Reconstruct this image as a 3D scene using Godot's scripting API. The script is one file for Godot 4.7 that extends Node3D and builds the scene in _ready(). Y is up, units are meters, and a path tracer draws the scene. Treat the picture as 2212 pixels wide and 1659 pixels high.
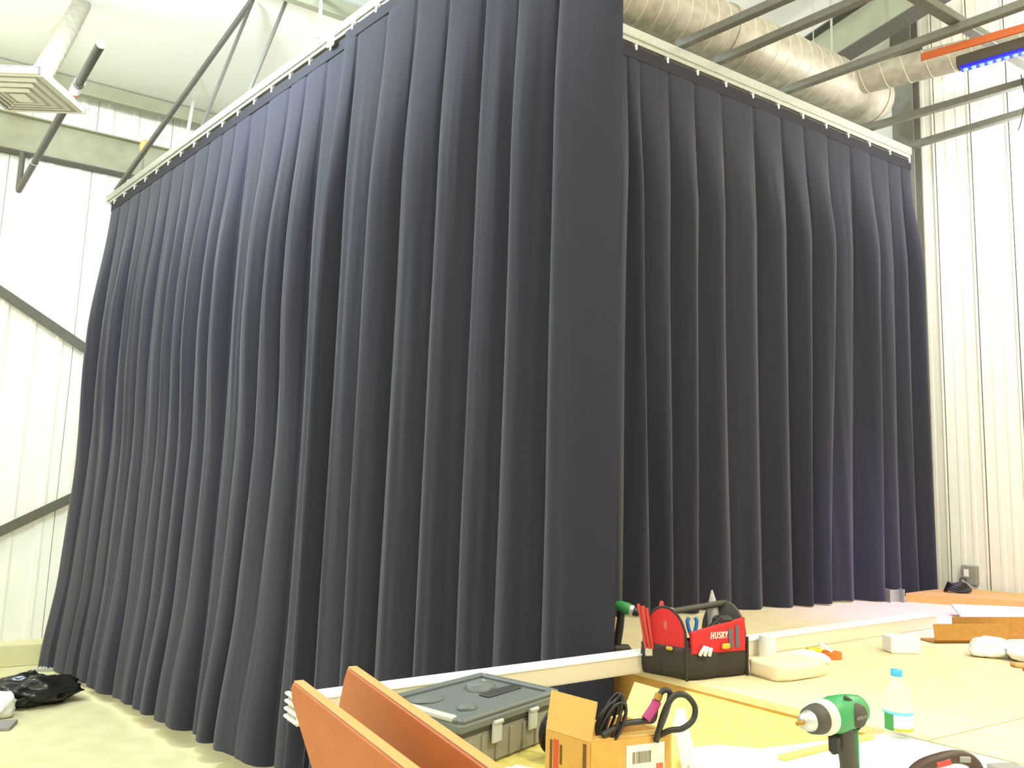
extends Node3D
# A rehearsal hall: black velour curtains on two tracks, a plywood stage platform and a work table with tools.

const DA := Vector3(0.691, 0.0, 0.722)      # the way the left curtain track, the right wall and the ceiling tubes run
const DB := Vector3(0.852, 0.0, -0.523)     # the way the right curtain track, the far wall and the purlins run
const DC := Vector3(0.7171, 0.0, 0.697)      # the left curtain and its track
const NC := Vector3(-0.697, 0.0, 0.7171)
const NA := Vector3(-0.722, 0.0, 0.691)     # faces into the room from the left curtain / right wall
const NB := Vector3(0.523, 0.0, 0.852)      # faces into the room from the right curtain / far wall
const DECK := 1.03
const TABLE := 1.0

var used := {}
var M := {}
var rng := RandomNumberGenerator.new()


# ------------------------------------------------------------------ naming
func numbered(called: String) -> String:
	if not used.has(called):
		used[called] = 0
		return called
	used[called] += 1
	return "%s_%03d" % [called, used[called]]


func tag(o, label: String, category: String, group := "", kind := ""):
	o.set_meta("label", label)
	o.set_meta("category", category)
	if group != "":
		o.set_meta("group", group)
	if kind != "":
		o.set_meta("kind", kind)
	return o


func thing(called: String, label: String, category: String, at := Vector3.ZERO, turn := 0.0, group := "") -> Node3D:
	var o := Node3D.new()
	o.name = numbered(called)
	add_child(o, true)
	o.position = at
	o.rotation.y = turn
	tag(o, label, category, group)
	return o


func obj(called: String, st: SurfaceTool, m: Material, parent: Node = null) -> MeshInstance3D:
	var o := MeshInstance3D.new()
	st.generate_normals()
	o.mesh = st.commit()
	o.material_override = m
	if parent == null:
		o.name = numbered(called)
		add_child(o, true)
	else:
		o.name = called
		parent.add_child(o, true)
	return o


func struct(called: String, st: SurfaceTool, m: Material) -> MeshInstance3D:
	var o := obj(called, st, m)
	o.set_meta("kind", "structure")
	return o


# ------------------------------------------------------------------ shapes
func new_st(smooth := false) -> SurfaceTool:
	var st := SurfaceTool.new()
	st.begin(Mesh.PRIMITIVE_TRIANGLES)
	st.set_smooth_group(0 if smooth else -1)
	return st


func tri(st: SurfaceTool, a: Vector3, b: Vector3, c: Vector3):
	for p in [a, b, c]:
		st.set_uv(Vector2(p.x, p.z))
		st.add_vertex(p)


# a flat polygon whose outside is away from «inside»
func face(st: SurfaceTool, pts: Array, inside: Vector3):
	var n: Vector3 = (pts[1] - pts[0]).cross(pts[2] - pts[0])
	var flip: bool = n.dot(pts[0] - inside) > 0.0
	for i in range(1, pts.size() - 1):
		if flip:
			tri(st, pts[0], pts[i + 1], pts[i])
		else:
			tri(st, pts[0], pts[i], pts[i + 1])


# a box with chamfered edges in the frame b at c; s is its full size
func rbox(st: SurfaceTool, c: Vector3, s: Vector3, ch := 0.003, b := Basis.IDENTITY):
	var h := s * 0.5
	var k := minf(ch, minf(h.x, minf(h.y, h.z)) * 0.9)
	st.set_smooth_group(-1)
	for ax in 3:
		var u := (ax + 1) % 3
		var v := (ax + 2) % 3
		for sg in [-1.0, 1.0]:
			var f := []
			for q in [[-1, -1], [1, -1], [1, 1], [-1, 1]]:
				var p := Vector3.ZERO
				p[ax] = sg * h[ax]
				p[u] = q[0] * (h[u] - k)
				p[v] = q[1] * (h[v] - k)
				f.append(c + b * p)
			face(st, f, c)
		for sv in [-1.0, 1.0]:
			for su in [-1.0, 1.0]:
				var f2 := []
				for q in [[-1, 0], [1, 0], [1, 1], [-1, 1]]:
					var p2 := Vector3.ZERO
					p2[ax] = q[0] * (h[ax] - k)
					p2[u] = su * (h[u] - (k if q[1] == 0 else 0.0))
					p2[v] = sv * (h[v] - (0.0 if q[1] == 0 else k))
					f2.append(c + b * p2)
				face(st, f2, c)
	for sx in [-1.0, 1.0]:
		for sy in [-1.0, 1.0]:
			for sz in [-1.0, 1.0]:
				face(st, [c + b * Vector3(sx * h.x, sy * (h.y - k), sz * (h.z - k)), c + b * Vector3(sx * (h.x - k), sy * h.y, sz * (h.z - k)), c + b * Vector3(sx * (h.x - k), sy * (h.y - k), sz * h.z)], c)


# a frame whose x runs along d and whose y is as near to up as it can be
func frame(d: Vector3, up := Vector3.UP) -> Basis:
	var x := d.normalized()
	if absf(x.dot(up)) > 0.98:
		up = Vector3.RIGHT
	var z := x.cross(up).normalized()
	return Basis(x, z.cross(x).normalized(), z)


# a bar from a to c: h high, w wide
func bar(st: SurfaceTool, a: Vector3, c: Vector3, h: float, w: float, ch := 0.003):
	rbox(st, (a + c) * 0.5, Vector3(a.distance_to(c), h, w), ch, frame(c - a))


# a vertical prism over a polygon in x and z
func prism(st: SurfaceTool, poly: PackedVector2Array, y0: float, y1: float):
	st.set_smooth_group(-1)
	var ids := Geometry2D.triangulate_polygon(poly)
	for i in range(0, ids.size(), 3):
		for y in [y0, y1]:
			var t := []
			for k in 3:
				t.append(Vector3(poly[ids[i + k]].x, y, poly[ids[i + k]].y))
			face(st, t, t[0] + Vector3(0, -1 if y == y1 else 1, 0))
	var cw := Geometry2D.is_polygon_clockwise(poly)
	for i in poly.size():
		var a := poly[i]
		var b := poly[(i + 1) % poly.size()]
		var e := (b - a).normalized()
		var inner := Vector2(e.y, -e.x) if cw else Vector2(-e.y, e.x)
		var mid := (a + b) * 0.5
		if not Geometry2D.is_point_in_polygon(mid + inner * 0.001, poly):
			inner = -inner
		face(st, [Vector3(a.x, y0, a.y), Vector3(b.x, y0, b.y), Vector3(b.x, y1, b.y), Vector3(a.x, y1, a.y)], Vector3(mid.x + inner.x, (y0 + y1) * 0.5, mid.y + inner.y))


# a polygon in the plane of ex and ey at o, t thick along n, edges eased by ch
func slab(st: SurfaceTool, o: Vector3, ex: Vector3, ey: Vector3, poly: PackedVector2Array, t: float, ch := 0.0):
	st.set_smooth_group(-1)
	var n := ex.cross(ey).normalized()
	var small := poly
	if ch > 0.0:
		var off := Geometry2D.offset_polygon(poly, -ch, Geometry2D.JOIN_MITER)
		if off.size() == 1 and off[0].size() == poly.size():
			# match the start point of the shrunken outline to the original one
			var best := 0
			for i in off[0].size():
				if off[0][i].distance_to(poly[0]) < off[0][best].distance_to(poly[0]):
					best = i
			var rot := PackedVector2Array()
			for i in off[0].size():
				rot.append(off[0][(best + i) % off[0].size()])
			if rot[1].distance_to(poly[1]) > rot[rot.size() - 1].distance_to(poly[1]):
				var back := PackedVector2Array([rot[0]])
				for i in range(rot.size() - 1, 0, -1):
					back.append(rot[i])
				rot = back
			small = rot
	var e := ch if small != poly else 0.0
	var ids := Geometry2D.triangulate_polygon(small)
	for i in range(0, ids.size(), 3):
		for s in [-0.5, 0.5]:
			var f := []
			for k in 3:
				var p := small[ids[i + k]]
				f.append(o + ex * p.x + ey * p.y + n * s * t)
			face(st, f, f[0] - n * s)
	for i in poly.size():
		var j := (i + 1) % poly.size()
		var mid := (poly[i] + poly[j]) * 0.5
		var d := (poly[j] - poly[i]).normalized()
		var inn := Vector2(-d.y, d.x)
		if not Geometry2D.is_point_in_polygon(mid + inn * 0.001, poly):
			inn = -inn
		var ins := o + ex * (mid.x + inn.x) + ey * (mid.y + inn.y)
		var P := func(p: Vector2, z: float) -> Vector3: return o + ex * p.x + ey * p.y + n * z
		face(st, [P.call(poly[i], -t / 2 + e), P.call(poly[j], -t / 2 + e), P.call(poly[j], t / 2 - e), P.call(poly[i], t / 2 - e)], ins)
		if e > 0.0:
			for s in [-1.0, 1.0]:
				face(st, [P.call(poly[i], s * (t / 2 - e)), P.call(poly[j], s * (t / 2 - e)), P.call(small[j], s * t / 2), P.call(small[i], s * t / 2)], ins)


# a lathed outline of (distance along the axis, radius) about the axis x of b at o
func lathe(st: SurfaceTool, o: Vector3, b: Basis, prof: Array, segs := 24):
	st.set_smooth_group(0)
	for i in prof.size() - 1:
		for k in segs:
			var q := []
			for e in [[i, k], [i + 1, k], [i + 1, k + 1], [i, k + 1]]:
				var a: float = TAU * e[1] / segs
				var pr: Vector2 = prof[e[0]]
				q.append(o + b * Vector3(pr.x, cos(a) * pr.y, sin(a) * pr.y))
			var am := TAU * (k + 0.5) / segs
			var flat: bool = prof[i].x == prof[i + 1].x
			st.set_smooth_group(-1 if flat else 0)
			if prof[i].y > 0.0:
				if prof[i + 1].y > 0.0:
					tri(st, q[0], q[1], q[2])
				tri(st, q[0], q[2] if prof[i + 1].y > 0.0 else q[1], q[3])
			else:
				tri(st, q[0], q[1], q[2])


# a tube through points (Catmull-Rom rounded when more than two)
func tube(st: SurfaceTool, pts: Array, r: float, segs := 8, fine := 6, wave := 0.0):
	var path := []
	if pts.size() == 2:
		path = pts
		if wave > 0.0:
			path = []
			for i in 61:
				path.append(pts[0].lerp(pts[1], i / 60.0))
	else:
		for i in pts.size() - 1:
			var a: Vector3 = pts[maxi(i - 1, 0)]
			var b: Vector3 = pts[i]
			var c: Vector3 = pts[i + 1]
			var d: Vector3 = pts[mini(i + 2, pts.size() - 1)]
			for k in fine:
				path.append(b.cubic_interpolate(c, a, d, float(k) / fine))
		path.append(pts[pts.size() - 1])
	st.set_smooth_group(0)
	var up := Vector3.UP
	var rings := []
	for i in path.size():
		var d: Vector3 = (path[mini(i + 1, path.size() - 1)] - path[maxi(i - 1, 0)]).normalized()
		if absf(d.dot(up)) > 0.95:
			up = Vector3(d.y, d.z, d.x)
		var x := d.cross(up).normalized()
		var y := x.cross(d).normalized()
		up = y
		var rr := r * (1.0 + wave * (1.0 if i % 2 == 0 else -1.0))
		var ring := []
		for k in segs:
			var a := TAU * k / segs
			ring.append(path[i] + (x * cos(a) + y * sin(a)) * rr)
		rings.append(ring)
	for i in rings.size() - 1:
		for k in segs:
			var k2 := (k + 1) % segs
			face(st, [rings[i][k], rings[i + 1][k], rings[i + 1][k2], rings[i][k2]], (path[i] + path[i + 1]) * 0.5)
	st.set_smooth_group(-1)
	face(st, rings[0], path[1])
	face(st, rings[rings.size() - 1], path[path.size() - 2])


# a lumpy ball: radii r, roughened by noise
func lump(st: SurfaceTool, c: Vector3, r: Vector3, rough: float, freq: float, sd: int, b := Basis.IDENTITY, floor_y := -INF, power := 1.0):
	var n := FastNoiseLite.new()
	n.seed = sd
	n.frequency = freq
	n.fractal_octaves = 3
	st.set_smooth_group(0)
	var P := func(i: int, k: int) -> Vector3:
		var th := PI * i / 28.0
		var ph := TAU * (k % 44) / 44.0
		var d := Vector3(sin(th) * cos(ph), cos(th), sin(th) * sin(ph))
		var e := Vector3(signf(d.x) * pow(absf(d.x), power), signf(d.y) * pow(absf(d.y), power), signf(d.z) * pow(absf(d.z), power))
		var q := c + b * (e * r * (1.0 + rough * n.get_noise_3dv(d * 10.0)))
		q.y = maxf(q.y, floor_y)
		return q
	for i in 28:
		for k in 44:
			var q := [P.call(i, k), P.call(i + 1, k), P.call(i + 1, k + 1), P.call(i, k + 1)]
			tri(st, q[0], q[2], q[1])
			tri(st, q[0], q[3], q[2])


# ------------------------------------------------------------------ materials
func mat(c: Color, rough := 0.7, metal := 0.0) -> StandardMaterial3D:
	var m := StandardMaterial3D.new()
	m.albedo_color = c
	m.roughness = rough
	m.metallic = metal
	return m


func noise_tex(freq: float, lo: Color, hi: Color, sd: int, as_normal := false, stretch := false) -> NoiseTexture2D:
	var n := FastNoiseLite.new()
	n.seed = sd
	n.frequency = freq
	n.fractal_octaves = 5
	if stretch:
		n.domain_warp_enabled = true
		n.domain_warp_amplitude = 12.0
	var t := NoiseTexture2D.new()
	t.width = 512
	t.height = 512
	t.seamless = true
	t.noise = n
	if as_normal:
		t.as_normal_map = true
		t.bump_strength = 4.0
	else:
		var g := Gradient.new()
		g.set_color(0, lo)
		g.set_color(1, hi)
		t.color_ramp = g
	return t


func grained(lo: Color, hi: Color, freq: float, scale: Vector3, rough := 0.7, metal := 0.0, sd := 1) -> StandardMaterial3D:
	var m := mat(Color.WHITE, rough, metal)
	m.albedo_texture = noise_tex(freq, lo, hi, sd)
	m.uv1_triplanar = true
	m.uv1_world_triplanar = true
	m.uv1_scale = scale
	return m


func materials():
	var c := grained(Color8(49, 49, 58), Color8(56, 55, 65), 0.09, Vector3(3, 3, 3), 0.95, 0.0, 3)
	c.metallic_specular = 0.2
	c.rim_enabled = true
	c.rim = 0.35
	c.rim_tint = 0.3
	M.velour = c
	var hb := grained(Color8(36, 34, 40), Color8(44, 41, 48), 0.1, Vector3(2, 2, 2), 0.9, 0.0, 5)
	M.webbing = hb
	M.floor = grained(Color8(214, 206, 156), Color8(230, 223, 180), 0.012, Vector3(0.5, 0.5, 0.5), 0.8, 0.0, 7)
	M.ply = grained(Color8(226, 208, 160), Color8(240, 226, 182), 0.02, Vector3(0.6, 3.0, 2.0), 0.7, 0.0, 9)
	M.ply_low = grained(Color8(216, 202, 104), Color8(232, 220, 134), 0.03, Vector3(1.2, 1.2, 1.2), 0.7, 0.0, 10)
	M.ply_side = grained(Color8(186, 138, 60), Color8(214, 166, 86), 0.03, Vector3(1.0, 6.0, 1.0), 0.8, 0.0, 11)
	M.sheet = grained(Color8(240, 236, 214), Color8(250, 248, 236), 0.02, Vector3(1, 1, 1), 0.6, 0.0, 12)
	M.white_metal = grained(Color8(238, 238, 232), Color8(247, 247, 242), 0.01, Vector3(1, 0.3, 1), 0.55, 0.0, 13)
	M.cream_metal = grained(Color8(243, 241, 228), Color8(250, 249, 240), 0.02, Vector3(4, 0.4, 4), 0.5, 0.0, 14)
	M.white_roof = mat(Color8(242, 242, 236), 0.7)
	M.pale_beam = grained(Color8(150, 153, 130), Color8(170, 171, 146), 0.01, Vector3(1, 1, 1), 0.6, 0.1, 15)
	M.alu = grained(Color8(172, 174, 164), Color8(192, 194, 182), 0.02, Vector3(2, 2, 2), 0.45, 0.35, 16)
	M.grey_steel = grained(Color8(112, 112, 102), Color8(132, 131, 120), 0.03, Vector3(2, 2, 2), 0.6, 0.2, 17)
	M.dark_steel = grained(Color8(88, 87, 78), Color8(108, 106, 96), 0.03, Vector3(2, 2, 2), 0.6, 0.2, 18)
	M.galv = grained(Color8(150, 143, 128), Color8(196, 190, 172), 0.015, Vector3(1.5, 1.5, 1.5), 0.5, 0.25, 19)
	M.seam = mat(Color8(226, 220, 200), 0.5, 0.2)
	M.white = mat(Color8(245, 245, 240), 0.6)
	M.orange_laminate = grained(Color8(180, 98, 36), Color8(196, 112, 48), 0.015, Vector3(2, 2, 2), 0.5, 0.0, 20)
	M.orange_edge = mat(Color8(240, 160, 96), 0.5)
	M.case_lid = mat(Color8(104, 110, 104), 0.55)
	M.case_body = mat(Color8(140, 138, 122), 0.6)
	M.case_dark = mat(Color8(60, 60, 56), 0.6)
	M.latch = mat(Color8(190, 192, 184), 0.5)
	M.card = grained(Color8(206, 160, 82), Color8(222, 178, 100), 0.02, Vector3(3, 3, 3), 0.9, 0.0, 21)
	M.card_pale = mat(Color8(228, 198, 128), 0.9)  # paler card, light on the rear flap put into the colour
	M.brown_card = grained(Color8(176, 126, 54), Color8(196, 146, 70), 0.02, Vector3(3, 3, 3), 0.9, 0.0, 22)
	M.print_red = mat(Color8(206, 92, 56), 0.8)
	M.print_dark = mat(Color8(112, 84, 36), 0.8)
	M.black = mat(Color8(34, 32, 32), 0.5)
	M.rubber = mat(Color8(46, 44, 42), 0.45)
	M.black_cloth = grained(Color8(50, 44, 40), Color8(64, 58, 52), 0.08, Vector3(8, 8, 8), 0.9, 0.0, 23)
	M.grey_cloth = grained(Color8(74, 74, 68), Color8(92, 92, 84), 0.08, Vector3(8, 8, 8), 0.9, 0.0, 24)
	M.red_cloth = grained(Color8(196, 34, 38), Color8(214, 48, 50), 0.06, Vector3(8, 8, 8), 0.8, 0.0, 25)
	M.red = mat(Color8(196, 66, 58), 0.5)
	M.blue = mat(Color8(44, 116, 190), 0.5)
	M.yellow = mat(Color8(232, 204, 50), 0.5)
	M.orange = mat(Color8(232, 120, 40), 0.5)
	M.green = mat(Color8(58, 150, 84), 0.45)
	M.drill_dark = mat(Color8(74, 68, 58), 0.6)
	M.silver = mat(Color8(200, 200, 196), 0.35, 0.6)
	M.grey = mat(Color8(150, 148, 140), 0.6)
	M.brass = mat(Color8(170, 130, 50), 0.4, 0.5)
	M.bag_plastic = mat(Color8(34, 34, 30), 0.22)
	M.magenta = mat(Color8(176, 60, 120), 0.6)
	M.ink = mat(Color8(128, 120, 100), 0.8)
	M.text_white = mat(Color8(236, 226, 216), 0.7)
	M.text_grey = mat(Color8(170, 160, 150), 0.6)
	M.lavender = mat(Color8(236, 226, 244), 0.6)  # white with violet light put into the colour
	var cl := mat(Color(0.95, 0.98, 1.0, 0.12), 0.05)
	cl.transparency = BaseMaterial3D.TRANSPARENCY_ALPHA
	M.clear = cl
	var lamp := mat(Color.WHITE, 0.6)
	lamp.emission_enabled = true
	lamp.emission = Color(1.0, 0.98, 0.93)
	lamp.emission_energy_multiplier = 4.0
	M.lamp = lamp  # glow of the unseen globe lamps
	var led := mat(Color8(150, 200, 255), 0.4)
	led.emission_enabled = true
	led.emission = Color(0.32, 0.62, 1.0)
	led.emission_energy_multiplier = 2.2
	M.led = led
	var strip := mat(Color8(30, 20, 200), 0.4)
	strip.emission_enabled = true
	strip.emission = Color(0.06, 0.03, 0.95)
	strip.emission_energy_multiplier = 0.9
	M.led_strip = strip


# ------------------------------------------------------------------ light
func unseen_lamp(at: Vector3, power: float, label: String, tint := Color(1.0, 0.98, 0.93)):  # out-of-view lamp: glowing globe, rod and omni light
	var o := thing("unseen_globe_lamp", label, "lamp", at)
	var st := new_st(true)
	lump(st, Vector3.ZERO, Vector3(0.16, 0.16, 0.16), 0.0, 0.1, 1)
	obj("globe", st, M.lamp, o)
	var rod := new_st()
	tube(rod, [Vector3(0, 0.15, 0), Vector3(0, 5.6 - at.y, 0)], 0.012)
	obj("hanging_rod", rod, M.dark_steel, o)
	var l := OmniLight3D.new()
	l.name = "lamp_light"
	l.light_energy = power
	l.light_color = tint
	l.omni_range = 30.0
	l.omni_attenuation = 2.0
	l.light_size = 0.16
	l.shadow_enabled = true
	o.add_child(l, true)


func _ready():
	rng.seed = 11
	# ---- camera: 1.65 m up, tilted up 7 degrees and rolled 2 degrees
	var cam := Camera3D.new()
	cam.name = "camera"
	add_child(cam)
	cam.fov = rad_to_deg(2.0 * atan(829.5 / 1700.0))
	cam.near = 0.05
	cam.far = 100.0
	var back := Vector3(0.0, -0.1308, 0.9914).normalized()
	var right := Vector3(0.99943, 0.0337, 0.0044)
	right = (right - back * right.dot(back)).normalized()
	cam.transform = Transform3D(Basis(right, back.cross(right).normalized(), back), Vector3(0, 1.65, 0))
	cam.current = true
	# ---- surroundings
	var env := Environment.new()
	env.background_mode = Environment.BG_COLOR
	env.background_color = Color(0.5, 0.52, 0.55)
	env.tonemap_mode = Environment.TONE_MAPPER_LINEAR
	env.tonemap_exposure = 1.0
	env.sdfgi_enabled = true
	env.ssao_enabled = true
	env.ssil_enabled = true
	var we := WorldEnvironment.new()
	we.name = "surroundings"
	we.environment = env
	add_child(we)
	materials()
	# ---- unseen lamps out of view, placed to light curtains, walls and table
	unseen_lamp(Vector3(-2.3, 4.85, -4.15), 7.8, "unseen globe lamp out of view, placed to light the top of the left curtain", Color(0.86, 0.94, 1.0))
	unseen_lamp(Vector3(-5.9, 5.0, -4.6), 3.3, "unseen globe lamp out of view near the left wall, placed to light the floor and far wall")
	unseen_lamp(Vector3(-1.7, 5.0, 0.3), 2.2, "added fill lamp out of view, brightening the middle curtain", Color(0.9, 0.95, 1.0))  # added fill for the middle curtain's folds
	unseen_lamp(Vector3(2.4, 4.1, -1.0), 6.5, "unseen globe lamp out of view, placed to light the work table", Color(1.0, 0.97, 0.9))
	unseen_lamp(Vector3(3.6, 3.9, -4.35), 2.5, "unseen globe lamp out of view near the right wall, placed to light the right curtain", Color(0.97, 0.98, 1.0))
	unseen_lamp(Vector3(-0.6, 5.0, -6.8), 2.0, "unseen globe lamp behind both curtains, placed to light the ceiling there")
	room()
	curtains()
	overhead()
	platform()
	foreground()
	small_things()


# ------------------------------------------------------------------ the room
func room():
	var c1 := Vector2(-1.05, -9.98)        # far wall meets right wall
	var a := Vector2(DA.x, DA.z)
	var b := Vector2(DB.x, DB.z)
	var c2 := c1 - b * 8.6
	var c3 := c2 + a * 13.0
	var c4 := c1 + a * 13.0
	var outline := PackedVector2Array([c1 - a * 0.3 + b * 0.3, c2 - a * 0.3 - b * 0.3, c3 + a * 0.3 - b * 0.3, c4 + a * 0.3 + b * 0.3])
	var st := new_st()
	prism(st, outline, -0.12, 0.0)
	struct("floor", st, M.floor)
	st = new_st()
	prism(st, outline, 5.6, 5.72)
	struct("ceiling", st, M.white_roof)
	for w in [["wall_far", c1, c2, -a, M.white_metal], ["wall_left", c2, c3, -b, M.white_metal], ["wall_rear", c3, c4, a, M.white_metal], ["wall_right", c4, c1, b, M.cream_metal]]:
		st = new_st()
		var p: Vector2 = w[1]
		var q: Vector2 = w[2]
		var n: Vector2 = w[3] * 0.15
		var e: Vector2 = (q - p).normalized() * 0.01
		prism(st, PackedVector2Array([p - e, q + e, q + e + n, p - e + n]), 0.0, 5.6)
		var o := struct(w[0], st, w[4])
		if w[0] == "wall_right":
			wall_sheets(o, Vector3(3.1, 0, -5.62), DA, NA, -0.22, 15, 0.24, M.cream_metal, true)
		elif w[0] == "wall_far":
			wall_sheets(o, Vector3(-4.6, 0, -7.8) + NB * 0.09, DB, NB, -2.0, 5, 0.72, M.white_metal, false)


# ribbed wall sheets, one mesh each, lapped with a recessed joint
func wall_sheets(wall: Node, at: Vector3, along: Vector3, inward: Vector3, t0: float, count: int, width: float, m: Material, ribs_small: bool):
	for i in count:
		var st := new_st()
		var x0 := t0 + i * width
		var prof := []
		if ribs_small:
			prof = [[0.003, 0.0], [0.006, 0.012], [0.064, 0.012], [0.074, 0.0145], [0.092, 0.0145], [0.102, 0.012], [0.14, 0.012], [0.15, 0.0145], [0.166, 0.0145], [0.176, 0.012], [0.22, 0.012], [0.226, 0.019], [0.235, 0.019], [0.2375, 0.0]]
		else:
			prof = [[0.0, 0.0], [0.004, 0.01]]
			for k in 3:
				var xx := 0.12 + k * 0.24
				for q in [[-0.04, 0.01], [-0.02, 0.022], [0.02, 0.022], [0.04, 0.01]]:
					prof.append([xx + q[0], q[1]])
			prof.append_array([[0.714, 0.01], [0.718, 0.0]])
		var lift := rng.randf_range(0.0, 0.003)
		for k in prof.size() - 1:
			var p: Vector3 = at + along * (x0 + prof[k][0]) + inward * (prof[k][1] + lift)
			var q2: Vector3 = at + along * (x0 + prof[k + 1][0]) + inward * (prof[k + 1][1] + lift)
			face(st, [p, q2, q2 + Vector3.UP * 5.6, p + Vector3.UP * 5.6], (p + q2) * 0.5 - inward)
		obj("wall_panel", st, m, wall)


# ------------------------------------------------------------------ curtains
func pw(list: Array, p: float) -> float:
	var i := clampi(int(floor(p)), 0, list.size() - 2)
	return lerpf(list[i], list[i + 1], p - i)


func curtain(label: String, at: Vector3, along: Vector3, out: Vector3, vt: Array, vb: Array, y_top: float, y_bot: float, amp_top: float, amp: float, skew: float, merge: bool, bell: float, shift: float, sharp: float, sd: int, hooks: Array, climb := 0.0, hem_climb := 0.0) -> Node3D:
	var r := RandomNumberGenerator.new()
	r.seed = sd
	var n := FastNoiseLite.new()
	n.seed = sd
	n.frequency = 0.5
	var folds := vt.size() - 1
	var hgt := []
	for i in folds:
		hgt.append(r.randf_range(0.5, 1.2))
	var rows := 72
	var per := 18
	var P := func(j: int, i: int) -> Vector3:
		var v := float(i) / rows
		var p := float(j) / per
		var k := mini(int(p), folds - 1)
		var f := clampf(p - k, 0.0, 1.0)
		var drop := smoothstep(0.0, 1.0, v)
		var u := lerpf(pw(vt, p), pw(vb, p), lerpf(v, drop * drop, 0.5))
		var g := pow(f, skew)
		var prof := pow(sin(PI * clampf(g, 0.0, 1.0)), lerpf(0.22, sharp, smoothstep(0.0, 0.45, v)))
		if merge:
			var w := smoothstep(0.55, 0.95, v)
			var l0 := 0.85 if k % 2 == 1 else 0.0
			var l1 := 0.85 if (k + 1) % 2 == 1 else 0.0
			prof = prof + (1.0 - prof) * lerpf(l0, l1, f) * w
		var a: float = lerpf(amp_top, amp, smoothstep(0.0, 0.3, v)) * hgt[k]
		if merge:
			a *= 1.0 - 0.5 * smoothstep(0.35, 0.6, v) + 0.5 * smoothstep(0.8, 1.0, v)
		if v < 0.02:
			a *= v / 0.02
		var ripple := (n.get_noise_2d(u * 11.0 + sd, v * 1.1) * 0.018 + n.get_noise_2d(u * 30.0 + sd, v * 1.6 + 9.0) * 0.003) * smoothstep(0.03, 0.3, v)
		if merge:
			ripple *= 1.0 - 0.7 * smoothstep(0.4, 0.7, v)
		var y := lerpf(y_top + climb * u, y_bot + hem_climb * u, v)
		if i == rows:
			y += n.get_noise_2d(u * 3.0, 40.0) * 0.015
		return at + along * u + out * (shift + a * prof + ripple + bell * v * v * v) + Vector3.UP * y
	var o := thing("stage_curtain", label, "curtain", Vector3.ZERO)
	var st := new_st(true)
	var grid := []
	for i in rows + 1:
		var row := []
		for j in folds * per + 1:
			row.append(P.call(j, i))
		grid.append(row)
	for i in rows:
		for j in folds * per:
			tri(st, grid[i][j], grid[i][j + 1], grid[i + 1][j + 1])
			tri(st, grid[i][j], grid[i + 1][j + 1], grid[i + 1][j])
	obj("velour_panel", st, M.velour, o)
	# the webbing sewn along the top edge
	st = new_st()
	var first: float = vt[0]
	var last: float = vt[vt.size() - 1]
	var c := at + along * (first + last) * 0.5 + out * (shift + 0.004) + Vector3.UP * (y_top + climb * (first + last) * 0.5 - 0.035)
	var slope := (along + Vector3.UP * climb).normalized()
	rbox(st, c, Vector3(last - first, 0.075, 0.012), 0.003, frame(slope))
	obj("header_band", st, M.webbing, o)
	for u in hooks:
		st = new_st()
		var q := at + along * float(u) + out * (shift + 0.008) + Vector3.UP * climb * float(u)
		rbox(st, q + Vector3.UP * (y_top + 0.008), Vector3(0.016, 0.05, 0.012), 0.004, frame(along))
		lathe(st, q + Vector3.UP * (y_top + 0.03) - out * 0.008, frame(out), [Vector2(-0.008, 0), Vector2(-0.008, 0.014), Vector2(0.008, 0.014), Vector2(0.008, 0)], 12)
		obj("hook", st, M.white, o)
	return o


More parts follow.
